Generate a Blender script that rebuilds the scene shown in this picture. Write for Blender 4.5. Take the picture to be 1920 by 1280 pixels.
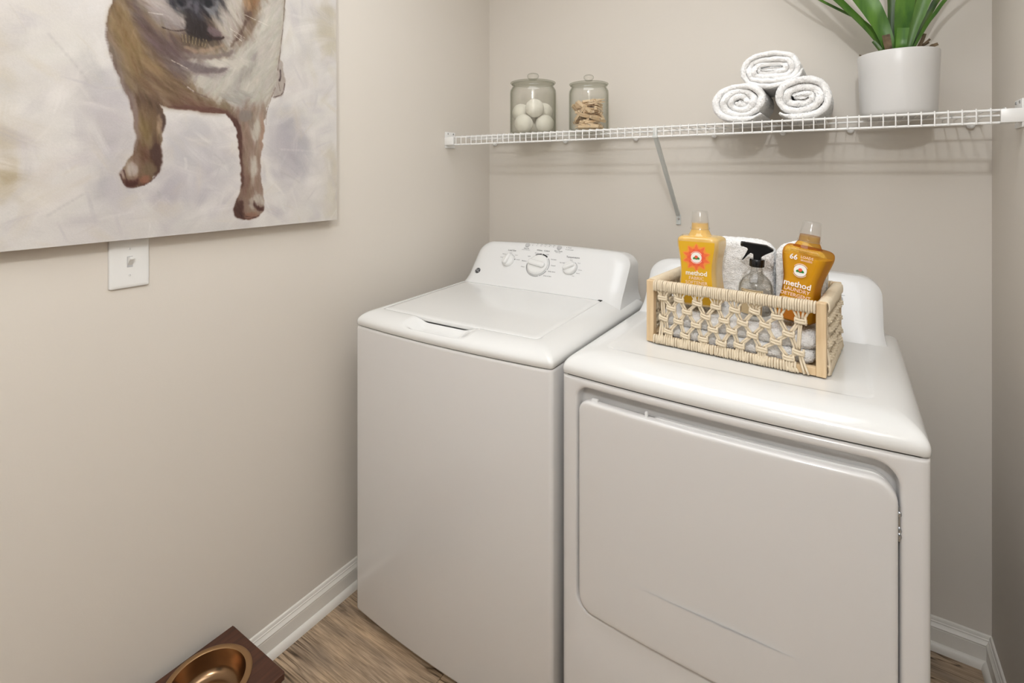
import bpy, bmesh, math, random
import numpy as np
from mathutils import Vector, Matrix, noise

PI = math.pi
random.seed(7)
for _o in list(bpy.data.objects):
    bpy.data.objects.remove(_o, do_unlink=True)
scene = bpy.context.scene
COL = scene.collection

# ------------------------------------------------------------------ camera, world, light, exposure
ROOM_W = 1.713          # left wall x=0, right wall x=ROOM_W, back wall y=0, floor z=0
CEIL = 2.44
ROOM_Y = -3.3
cam_d = bpy.data.cameras.new('camera')
cam = bpy.data.objects.new('camera', cam_d)
COL.objects.link(cam)
cam.location = (1.3775, -1.9173, 1.3679)
cam.rotation_euler = (PI / 2, 0, math.radians(33.178))
cam_d.sensor_width = 36.0
cam_d.lens = 961.35 / 1920 * 36.0
cam_d.shift_y = -(640 - 326.17) / 1920
cam_d.clip_start = 0.02
scene.camera = cam

world = bpy.data.worlds.new('world')
scene.world = world
world.use_nodes = True
world.node_tree.nodes['Background'].inputs[0].default_value = (1.0, 0.97, 0.93, 1)
world.node_tree.nodes['Background'].inputs[1].default_value = 0.12

def lamp(name, kind, loc, energy, color, size, rot=(0, 0, 0), sy=None):
    d = bpy.data.lights.new(name, kind)
    d.energy = energy
    d.color = color
    if kind == 'AREA':
        d.size = size
        if sy:
            d.shape = 'RECTANGLE'
            d.size_y = sy
    else:
        d.shadow_soft_size = size
    o = bpy.data.objects.new(name, d)
    COL.objects.link(o)
    o.location = loc
    o.rotation_euler = rot
    return o

# bulb of the ceiling light behind the camera (its fitting is built near the end)
lamp('ceiling_bulb', 'POINT', (1.46, -2.42, 2.30), 38, (0.935, 0.962, 1.0), 0.042)
# added soft fill over the machines, standing in for flash bounced off the ceiling
lamp('ceiling_bounce_fill', 'AREA', (0.95, -1.10, CEIL - 0.022), 11.5, (0.935, 0.962, 1.0), 1.1, (0, 0, 0), 0.9)

vs = scene.view_settings
vs.view_transform = 'Standard'
vs.look = 'None'
vs.gamma = 1.0
vs.use_curve_mapping = False
vs.exposure = 0.0

# ------------------------------------------------------------------ materials
def lin(c):
    return tuple(((x / 255) / 12.92 if x / 255 <= 0.04045 else ((x / 255 + 0.055) / 1.055) ** 2.4) for x in c)

def rgba(c):
    return (*lin(c), 1.0)

def mat(name, col, rough=0.5, metal=0.0, spec=0.5, coat=0.0, sheen=0.0):
    m = bpy.data.materials.new(name)
    m.use_nodes = True
    p = m.node_tree.nodes['Principled BSDF']
    p.inputs['Base Color'].default_value = rgba(col)
    p.inputs['Roughness'].default_value = rough
    p.inputs['Metallic'].default_value = metal
    p.inputs['Specular IOR Level'].default_value = spec
    p.inputs['Coat Weight'].default_value = coat
    p.inputs['Coat Roughness'].default_value = 0.08
    p.inputs['Sheen Weight'].default_value = sheen
    return m

def N(m, t, **kw):
    n = m.node_tree.nodes.new(t)
    for k, v in kw.items():
        setattr(n, k, v)
    return n

def L(m, a, b):
    m.node_tree.links.new(a, b)

def bump(m, scale, strength, dist=0.001, detail=4.0, coord='Object', stretch=(1, 1, 1), rough=0.6):
    tc = N(m, 'ShaderNodeTexCoord')
    mp = N(m, 'ShaderNodeMapping')
    mp.inputs['Scale'].default_value = stretch
    nz = N(m, 'ShaderNodeTexNoise')
    nz.inputs['Scale'].default_value = scale
    nz.inputs['Detail'].default_value = detail
    nz.inputs['Roughness'].default_value = rough
    b = N(m, 'ShaderNodeBump')
    b.inputs['Strength'].default_value = strength
    b.inputs['Distance'].default_value = dist
    L(m, tc.outputs[coord], mp.inputs[0])
    L(m, mp.outputs[0], nz.inputs['Vector'])
    L(m, nz.outputs['Fac'], b.inputs['Height'])
    L(m, b.outputs[0], m.node_tree.nodes['Principled BSDF'].inputs['Normal'])
    return nz

def vary(m, c1, c2, scale, detail=3.0, coord='Object', stretch=(1, 1, 1), lo=0.35, hi=0.65, rnd=False):
    tc = N(m, 'ShaderNodeTexCoord')
    mp = N(m, 'ShaderNodeMapping')
    mp.inputs['Scale'].default_value = stretch
    nz = N(m, 'ShaderNodeTexNoise')
    nz.inputs['Scale'].default_value = scale
    nz.inputs['Detail'].default_value = detail
    r = N(m, 'ShaderNodeValToRGB')
    r.color_ramp.elements[0].position = lo
    r.color_ramp.elements[1].position = hi
    r.color_ramp.elements[0].color = rgba(c1)
    r.color_ramp.elements[1].color = rgba(c2)
    L(m, tc.outputs[coord], mp.inputs[0])
    if rnd:
        oi = N(m, 'ShaderNodeObjectInfo')
        ml = N(m, 'ShaderNodeMath', operation='MULTIPLY')
        ml.inputs[1].default_value = 37.0
        L(m, oi.outputs['Random'], ml.inputs[0])
        L(m, ml.outputs[0], mp.inputs['Location'])
    L(m, mp.outputs[0], nz.inputs['Vector'])
    L(m, nz.outputs['Fac'], r.inputs[0])
    L(m, r.outputs[0], m.node_tree.nodes['Principled BSDF'].inputs['Base Color'])
    return r

def clear(name, tint, edge, gloss_rough=0.02, ior=1.45, body=None, body_fac=0.0):
    """thin see-through wall: tinted transmission, fresnel gloss, optionally a little milky body"""
    m = bpy.data.materials.new(name)
    m.use_nodes = True
    nt = m.node_tree
    nt.nodes.clear()
    out = N(m, 'ShaderNodeOutputMaterial')
    tr = N(m, 'ShaderNodeBsdfTransparent')
    gl = N(m, 'ShaderNodeBsdfGlossy')
    gl.inputs['Roughness'].default_value = gloss_rough
    f0 = ((ior - 1) / (ior + 1)) ** 2
    lw = N(m, 'ShaderNodeLayerWeight')
    lw.inputs['Blend'].default_value = 0.5
    mc = N(m, 'ShaderNodeMixRGB')
    mc.inputs[1].default_value = (*tint, 1)
    mc.inputs[2].default_value = (*edge, 1)
    pe = N(m, 'ShaderNodeMath', operation='POWER')
    pe.inputs[1].default_value = 2.2
    L(m, lw.outputs['Facing'], pe.inputs[0])
    L(m, pe.outputs[0], mc.inputs[0])
    L(m, mc.outputs[0], tr.inputs[0])
    base = tr.outputs[0]
    if body:
        pr = N(m, 'ShaderNodeBsdfDiffuse')
        pr.inputs[0].default_value = rgba(body)
        tl = N(m, 'ShaderNodeBsdfTranslucent')
        tl.inputs[0].default_value = rgba(body)
        mm = N(m, 'ShaderNodeMixShader')
        mm.inputs[0].default_value = 0.45
        L(m, pr.outputs[0], mm.inputs[1])
        L(m, tl.outputs[0], mm.inputs[2])
        mb = N(m, 'ShaderNodeMixShader')
        mb.inputs[0].default_value = body_fac
        L(m, tr.outputs[0], mb.inputs[1])
        L(m, mm.outputs[0], mb.inputs[2])
        base = mb.outputs[0]
    mx = N(m, 'ShaderNodeMixShader')
    pw = N(m, 'ShaderNodeMath', operation='POWER')
    pw.inputs[1].default_value = 4.0
    ma = N(m, 'ShaderNodeMath', operation='MULTIPLY_ADD')
    ma.inputs[1].default_value = 0.12
    ma.inputs[2].default_value = f0
    lw2 = N(m, 'ShaderNodeLayerWeight')
    lw2.inputs['Blend'].default_value = 0.5
    L(m, lw2.outputs['Facing'], pw.inputs[0])
    L(m, pw.outputs[0], ma.inputs[0])
    L(m, ma.outputs[0], mx.inputs[0])
    L(m, base, mx.inputs[1])
    L(m, gl.outputs[0], mx.inputs[2])
    L(m, mx.outputs[0], out.inputs[0])
    return m

M = {}
M['wall'] = mat('wall_paint', (219, 212, 202), 0.62, spec=0.3)
bump(M['wall'], 260, 0.12, 0.001, 2)
M['ceiling'] = mat('ceiling_paint', (232, 229, 223), 0.8, spec=0.2)
M['trim'] = mat('trim_paint', (232, 228, 220), 0.35, spec=0.4)
M['enamel'] = mat('white_enamel', (224, 222, 220), 0.14, spec=0.5, coat=0.2)
M['plastic'] = mat('white_glossy_top', (233, 233, 231), 0.14, spec=0.5, coat=0.3)
M['panel'] = mat('white_panel_plastic', (231, 231, 230), 0.24, spec=0.5)
M['dark_gap'] = mat('dark_gap', (38, 36, 34), 0.8)
M['grey_print'] = mat('grey_print', (120, 120, 122), 0.6)
M['light_grey'] = mat('light_grey_plastic', (188, 188, 188), 0.35)
M['ring_grey'] = mat('ring_grey', (168, 168, 168), 0.4)
M['black_print'] = mat('black_print', (36, 36, 38), 0.5)
M['chrome'] = mat('zinc_metal', (190, 192, 195), 0.25, metal=1.0)
M['switch'] = mat('switch_plastic', (232, 231, 228), 0.3)
M['vinyl'] = mat('white_vinyl_coating', (238, 237, 234), 0.3, spec=0.5)
M['brace'] = mat('brace_steel', (206, 208, 204), 0.4, spec=0.5)
M['glass'] = clear('jar_glass', (0.982, 0.984, 0.974), (0.62, 0.63, 0.57))
M['wool'] = mat('felted_wool', (236, 231, 219), 0.95, spec=0.1, sheen=0.3)
bump(M['wool'], 220, 0.5, 0.002, 6)
M['pin_wood'] = mat('clothespin_wood', (222, 190, 150), 0.65)
vary(M['pin_wood'], (216, 186, 148), (236, 212, 180), 60, stretch=(0.3, 2, 2), rnd=True)
M['towel'] = mat('white_terry', (254, 253, 251), 0.95, spec=0.05, sheen=0.5)
bump(M['towel'], 300, 0.25, 0.001, 2)
M['loop'] = mat('white_terry_loops', (254, 253, 251), 0.95, spec=0.02)
_t = N(M['loop'], 'ShaderNodeBsdfTranslucent')
_t.inputs[0].default_value = rgba((254, 253, 251))
_x = N(M['loop'], 'ShaderNodeMixShader')
_x.inputs[0].default_value = 0.06                         # single cotton loops let a little light through
L(M['loop'], M['loop'].node_tree.nodes['Principled BSDF'].outputs[0], _x.inputs[1])
L(M['loop'], _t.outputs[0], _x.inputs[2])
L(M['loop'], _x.outputs[0], M['loop'].node_tree.nodes['Material Output'].inputs[0])
M['pot'] = mat('white_ceramic', (214, 212, 209), 0.32, spec=0.45)
M['soil'] = mat('dry_soil', (74, 62, 48), 0.95)
bump(M['soil'], 120, 1.0, 0.004, 5)
M['leaf'] = mat('leaf_green', (72, 112, 40), 0.38, spec=0.45)
vary(M['leaf'], (52, 92, 34), (92, 134, 46), 14, stretch=(3, 3, 0.4), lo=0.3, hi=0.7, rnd=True)
M['leaf_dark'] = mat('leaf_dark_green', (60, 92, 36), 0.4)
vary(M['leaf_dark'], (44, 74, 28), (84, 110, 40), 14, stretch=(3, 3, 0.4), rnd=True)
M['leaf_dry'] = mat('leaf_dry', (96, 80, 58), 0.8)
vary(M['leaf_dry'], (70, 58, 42), (120, 100, 74), 40, rnd=True)
M['pine'] = mat('light_pine', (222, 190, 146), 0.5)
vary(M['pine'], (214, 184, 142), (230, 204, 165), 18, detail=5, stretch=(5, 5, 0.5))
M['cord'] = mat('cotton_cord', (234, 219, 193), 0.9, spec=0.1)
bump(M['cord'], 700, 0.7, 0.0015, 2)
M['walnut'] = mat('dark_walnut', (74, 46, 34), 0.4, spec=0.4)
vary(M['walnut'], (58, 36, 27), (90, 56, 41), 14, detail=6, stretch=(6, 0.6, 6), lo=0.3, hi=0.7)
M['brass'] = mat('brushed_bronze', (148, 120, 92), 0.24, metal=1.0)
M['brass_rim'] = mat('satin_bronze_rim', (178, 144, 106), 0.40, metal=1.0)
M['black'] = mat('black_plastic', (20, 20, 21), 0.25)
M['cap'] = clear('clear_cap', (0.985, 0.985, 0.985), (0.92, 0.92, 0.91), 0.08, body=(244, 242, 238), body_fac=0.10)
M['spray_glass'] = clear('spray_glass', (0.99, 0.99, 0.985), (0.66, 0.64, 0.59))
M['water'] = clear('clear_liquid', (0.985, 0.98, 0.965), (0.80, 0.78, 0.73), ior=1.1)
M['soft_shell'] = mat('softener_milky_amber', (226, 178, 84), 0.12, spec=0.5, coat=0.4)
vary(M['soft_shell'], (222, 178, 96), (236, 206, 142), 9, stretch=(1, 1, 0.8))
M['soft_label'] = mat('softener_label', (226, 176, 40), 0.3)
M['amber_shell'] = clear('amber_shell', (0.95, 0.76, 0.30), (0.60, 0.30, 0.06), 0.05, body=(226, 160, 66), body_fac=0.14)
M['amber_liquid'] = mat('amber_liquid', (238, 216, 90), 0.2, spec=0.3)
M['amber_liquid'].node_tree.nodes['Principled BSDF'].inputs['Subsurface Weight'].default_value = 0.0
M['label_orange'] = mat('orange_label', (226, 140, 44), 0.35)
M['ink_white'] = mat('white_ink', (250, 246, 240), 0.5)
M['ink_pink'] = mat('pale_pink_ink', (250, 222, 204), 0.5)
M['ink_orange'] = mat('orange_ink', (242, 150, 60), 0.5)
M['ink_coral'] = mat('coral_ink', (240, 112, 64), 0.5)
M['ink_coral2'] = mat('deep_coral_ink', (236, 96, 66), 0.5)
M['ink_green'] = mat('green_ink', (48, 138, 58), 0.5)
M['ink_grey'] = mat('grey_ink', (110, 104, 100), 0.5)
M['paper'] = mat('cream_paper', (232, 210, 168), 0.7)
M['ink_brown'] = mat('brown_ink', (84, 62, 44), 0.6)
M['fitting'] = mat('lamp_fitting', (225, 225, 222), 0.4)
M['canvas_edge'] = mat('canvas_edge', (206, 200, 194), 0.8)
M['stretcher'] = mat('stretcher_wood', (196, 168, 128), 0.7)

# painted canvas: colour comes from the painted print, stored per vertex
m = mat('painted_canvas', (200, 195, 190), 0.5, spec=0.25)
at_n = N(m, 'ShaderNodeAttribute', attribute_name='paint')
L(m, at_n.outputs['Color'], m.node_tree.nodes['Principled BSDF'].inputs['Base Color'])
bump(m, 90, 0.25, 0.001, 5, stretch=(1, 1, 1))
M['painting'] = m

# floor planks: grain runs along x
m = mat('vinyl_plank', (150, 128, 102), 0.45, spec=0.35)
geo = N(m, 'ShaderNodeNewGeometry')
oi = N(m, 'ShaderNodeObjectInfo')
off = N(m, 'ShaderNodeVectorMath', operation='SCALE')
off.inputs[0].default_value = (7.0, 13.0, 5.0)
L(m, oi.outputs['Random'], off.inputs['Scale'])
add = N(m, 'ShaderNodeVectorMath', operation='ADD')
L(m, geo.outputs['Position'], add.inputs[0])
L(m, off.outputs[0], add.inputs[1])
def nz_(scale, stretch, detail, dist=0.0):
    mp = N(m, 'ShaderNodeMapping')
    mp.inputs['Scale'].default_value = stretch
    L(m, add.outputs[0], mp.inputs[0])
    n = N(m, 'ShaderNodeTexNoise')
    n.inputs['Scale'].default_value = scale
    n.inputs['Detail'].default_value = detail
    n.inputs['Distortion'].default_value = dist
    L(m, mp.outputs[0], n.inputs['Vector'])
    return n
big = nz_(5, (0.7, 3.0, 1), 4, 0.6)
fine = nz_(30, (0.30, 6.0, 1), 7, 0.8)
crack = nz_(3.0, (0.55, 4.6, 1), 3, 1.2)
r1 = N(m, 'ShaderNodeValToRGB')
r1.color_ramp.elements[0].position = 0.32
r1.color_ramp.elements[1].position = 0.68
r1.color_ramp.elements[0].color = rgba((160, 143, 126))
r1.color_ramp.elements[1].color = rgba((204, 179, 150))
L(m, big.outputs['Fac'], r1.inputs[0])
r2 = N(m, 'ShaderNodeValToRGB')
r2.color_ramp.elements[0].position = 0.33
r2.color_ramp.elements[1].position = 0.6
r2.color_ramp.elements[0].color = (0.56, 0.535, 0.50, 1)
r2.color_ramp.elements[1].color = (1.05, 1.03, 1.0, 1)
L(m, fine.outputs['Fac'], r2.inputs[0])
mu = N(m, 'ShaderNodeMixRGB', blend_type='MULTIPLY')
mu.inputs[0].default_value = 0.85
L(m, r1.outputs[0], mu.inputs[1])
L(m, r2.outputs[0], mu.inputs[2])
grain = nz_(120, (0.16, 3.2, 1), 6, 0.4)
rg_ = N(m, 'ShaderNodeValToRGB')
rg_.color_ramp.elements[0].position = 0.36
rg_.color_ramp.elements[1].position = 0.58
rg_.color_ramp.elements[0].color = (0.72, 0.70, 0.68, 1)
rg_.color_ramp.elements[1].color = (1.06, 1.05, 1.04, 1)
L(m, grain.outputs['Fac'], rg_.inputs[0])
mg = N(m, 'ShaderNodeMixRGB', blend_type='MULTIPLY')
mg.inputs[0].default_value = 0.8
L(m, mu.outputs[0], mg.inputs[1])
L(m, rg_.outputs[0], mg.inputs[2])
r3 = N(m, 'ShaderNodeValToRGB')
e = r3.color_ramp.elements
e[0].position = 0.478; e[0].color = (1, 1, 1, 1)
e[1].position = 0.522; e[1].color = (1, 1, 1, 1)
k = e.new(0.492); k.color = (0.55, 0.5, 0.46, 1)
k = e.new(0.5); k.color = (0.16, 0.14, 0.12, 1)
k = e.new(0.508); k.color = (0.55, 0.5, 0.46, 1)
L(m, crack.outputs['Fac'], r3.inputs[0])
msk = nz_(2.2, (1, 1, 1), 1)
r4 = N(m, 'ShaderNodeValToRGB')
r4.color_ramp.elements[0].position = 0.45
r4.color_ramp.elements[1].position = 0.57
L(m, msk.outputs['Fac'], r4.inputs[0])
mu2 = N(m, 'ShaderNodeMixRGB', blend_type='MULTIPLY')
L(m, r4.outputs[0], mu2.inputs[0])
L(m, mg.outputs[0], mu2.inputs[1])
L(m, r3.outputs[0], mu2.inputs[2])
L(m, mu2.outputs[0], m.node_tree.nodes['Principled BSDF'].inputs['Base Color'])
bp = N(m, 'ShaderNodeBump')
bp.inputs['Strength'].default_value = 0.3
bp.inputs['Distance'].default_value = 0.001
L(m, fine.outputs['Fac'], bp.inputs['Height'])
L(m, bp.outputs[0], m.node_tree.nodes['Principled BSDF'].inputs['Normal'])
M['plank'] = m

# ------------------------------------------------------------------ mesh helpers
class MB:
    def __init__(self):
        self.v = []
        self.f = []
        self.mi = []
        self.cur = 0

    def add(self, verts, faces):
        o = len(self.v)
        self.v += [tuple(x) for x in verts]
        for f in faces:
            self.f.append([i + o for i in f])
            self.mi.append(self.cur)

    def loft(self, rings, closed=True, cap0=True, cap1=True):
        n = len(rings[0])
        vs_ = [p for r in rings for p in r]
        fs = []
        rng = n if closed else n - 1
        for k_ in range(len(rings) - 1):
            for i in range(rng):
                j = (i + 1) % n
                fs.append([k_ * n + i, k_ * n + j, (k_ + 1) * n + j, (k_ + 1) * n + i])
        if cap0:
            fs.append(list(range(n))[::-1])
        if cap1:
            fs.append([(len(rings) - 1) * n + i for i in range(n)])
        self.add(vs_, fs)
        return self

    def lathe(self, prof, seg=48, c=(0, 0, 0), cap0=True, cap1=True):
        rings = [[(c[0] + r * math.cos(2 * PI * i / seg), c[1] + r * math.sin(2 * PI * i / seg), c[2] + z)
                  for i in range(seg)] for r, z in prof]
        return self.loft(rings, True, cap0, cap1)

    def tube(self, pts, r, sides=8, cap=True):
        pts = [Vector(p) for p in pts]
        n = len(pts)
        rr = r if isinstance(r, (list, tuple)) else [r] * n
        rings = []
        up = None
        for i, p in enumerate(pts):
            t = (pts[min(i + 1, n - 1)] - pts[max(i - 1, 0)])
            if t.length < 1e-9:
                t = Vector((0, 0, 1))
            t.normalize()
            if up is None:
                a = Vector((0, 0, 1)) if abs(t.z) < 0.9 else Vector((1, 0, 0))
                up = (a - t * a.dot(t)).normalized()
            else:
                up = (up - t * up.dot(t))
                if up.length < 1e-6:
                    a = Vector((0, 0, 1)) if abs(t.z) < 0.9 else Vector((1, 0, 0))
                    up = a - t * a.dot(t)
                up.normalize()
            s = t.cross(up)
            rings.append([p + (up * math.cos(2 * PI * k_ / sides) + s * math.sin(2 * PI * k_ / sides)) * rr[i]
                          for k_ in range(sides)])
        return self.loft(rings, True, cap, cap)

    def box(self, x0, x1, y0, y1, z0, z1, bev=0.0, seg=2):
        bm = bmesh.new()
        bmesh.ops.create_cube(bm, size=1.0)
        for v in bm.verts:
            v.co = Vector(((x0 + x1) / 2 + v.co.x * (x1 - x0), (y0 + y1) / 2 + v.co.y * (y1 - y0),
                           (z0 + z1) / 2 + v.co.z * (z1 - z0)))
        if bev > 0:
            bmesh.ops.bevel(bm, geom=bm.edges[:], offset=bev, segments=seg, profile=0.5, affect='EDGES')
        bm.verts.index_update()
        self.add([v.co[:] for v in bm.verts], [[v.index for v in f.verts] for f in bm.faces])
        bm.free()
        return self

    def xform(self, mtx):
        self.v = [tuple(mtx @ Vector(p)) for p in self.v]
        return self

    def mesh(self, name, mats, smooth=True, angle=35):
        me = bpy.data.meshes.new(name)
        me.from_pydata(self.v, [], self.f)
        if not isinstance(mats, (list, tuple)):
            mats = [mats]
        for q in mats:
            me.materials.append(q)
        if len(mats) > 1:
            me.polygons.foreach_set('material_index', self.mi)
        if smooth:
            me.polygons.foreach_set('use_smooth', [True] * len(me.polygons))
            if angle:
                me.set_sharp_from_angle(angle=math.radians(angle))
        me.validate()
        me.update()
        return me

def link(name, me, parent=None, mtx=None, label=None):
    o = bpy.data.objects.new(name, me)
    COL.objects.link(o)
    if parent is not None:
        o.parent = parent
    if mtx is not None:
        o.matrix_basis = mtx
    if label:
        o['label'] = label
    return o

def obj(name, mb, m, parent=None, mtx=None, label=None, smooth=True, angle=35):
    return link(name, mb.mesh(name, m, smooth, angle), parent, mtx, label)

def tag(o, label, cat, group=None, kind=None):
    o['label'] = label
    o['category'] = cat
    if group:
        o['group'] = group
    if kind:
        o['kind'] = kind
    return o

def thing(name, label, cat, loc, rz=0.0, group=None, rot=None):
    o = bpy.data.objects.new(name, None)
    COL.objects.link(o)
    o.empty_display_size = 0.05
    o.location = loc
    o.rotation_euler = rot if rot else (0, 0, rz)
    return tag(o, label, cat, group)

def structure(o, label, cat='structure'):
    o['kind'] = 'structure'
    o['label'] = label
    return o

def copy_tree(o, parent=None):
    c = o.copy()
    COL.objects.link(c)
    if parent is not None:
        c.parent = parent
    for ch in list(o.children):
        copy_tree(ch, c)
    return c

def rrect(x0, x1, z0, z1, r, nc=8, ns=12):
    """rounded rectangle, fixed point count, counter-clockwise from lower left; r one radius or four (bl, br, tr, tl)"""
    rs = r if isinstance(r, (list, tuple)) else (r,) * 4
    cs = [(x0 + rs[0], z0 + rs[0], PI, rs[0]), (x1 - rs[1], z0 + rs[1], 1.5 * PI, rs[1]),
          (x1 - rs[2], z1 - rs[2], 0, rs[2]), (x0 + rs[3], z1 - rs[3], 0.5 * PI, rs[3])]
    pts = []
    for q in range(4):
        cx, cz, a0, rad = cs[q]
        arc = [(cx + rad * math.cos(a0 + PI / 2 * i / nc), cz + rad * math.sin(a0 + PI / 2 * i / nc)) for i in range(nc + 1)]
        pts += arc
        n = cs[(q + 1) % 4]
        nx, nz__ = n[0] + n[3] * math.cos(n[2]), n[1] + n[3] * math.sin(n[2])
        lx, lz = arc[-1]
        pts += [(lx + (nx - lx) * i / ns, lz + (nz__ - lz) * i / ns) for i in range(1, ns)]
    return pts

def text_mesh(name, items, m, bold=0.0, lift=0.0):
    """items: (text, x, y, size, rotation, align) set flat in the xy plane, one joined mesh"""
    mb = MB()
    obs = []
    for it in items:
        s, x, y, size = it[:4]
        rot = it[4] if len(it) > 4 else 0.0
        al = it[5] if len(it) > 5 else 'CENTER'
        cu = bpy.data.curves.new('t', 'FONT')
        cu.body = s
        cu.size = size
        cu.align_x = al
        cu.align_y = 'CENTER'
        cu.resolution_u = 2
        cu.offset = bold * size
        o = bpy.data.objects.new('t', cu)
        COL.objects.link(o)
        obs.append((o, cu, x, y, rot))
    dg = bpy.context.evaluated_depsgraph_get()
    dg.update()
    for o, cu, x, y, rot in obs:
        me = bpy.data.meshes.new_from_object(o.evaluated_get(dg))
        mt = Matrix.Translation((x, y, lift)) @ Matrix.Rotation(rot, 4, 'Z')
        mb.add([mt @ v.co for v in me.vertices], [list(p.vertices) for p in me.polygons])
        bpy.data.meshes.remove(me)
        bpy.data.objects.remove(o)
        bpy.data.curves.remove(cu)
    return mb.mesh(name, m, False)

def words(parent, mtx, items, m, bold=0.0, lift=0.0005):
    for it in items:                                     # each printed word a part of its own
        link('lettering', text_mesh('lettering', [it], m, bold, lift), parent, mtx)

def fine_print(parent, mtx, items, m, bold=0.0, lift=0.0005):
    o = link('fine_print', text_mesh('fine_print', items, m, bold, lift), parent, mtx)
    o['kind'] = 'stuff'
    return o

def flat_disc(mb, x, y, r0, r1, a0, a1, z, n=24, th=0.0004):
    """flat ring sector with a little thickness"""
    pin = [(x + r0 * math.cos(a0 + (a1 - a0) * i / n), y + r0 * math.sin(a0 + (a1 - a0) * i / n)) for i in range(n + 1)]
    pout = [(x + r1 * math.cos(a0 + (a1 - a0) * i / n), y + r1 * math.sin(a0 + (a1 - a0) * i / n)) for i in range(n + 1)]
    rings = []
    for i in range(n + 1):
        rings.append([(*pin[i], z), (*pout[i], z), (*pout[i], z + th), (*pin[i], z + th)])
    mb.loft(rings)

def jitter(p, amp, freq):
    v = Vector(p)
    return v + noise.noise_vector(v * freq) * amp

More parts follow.
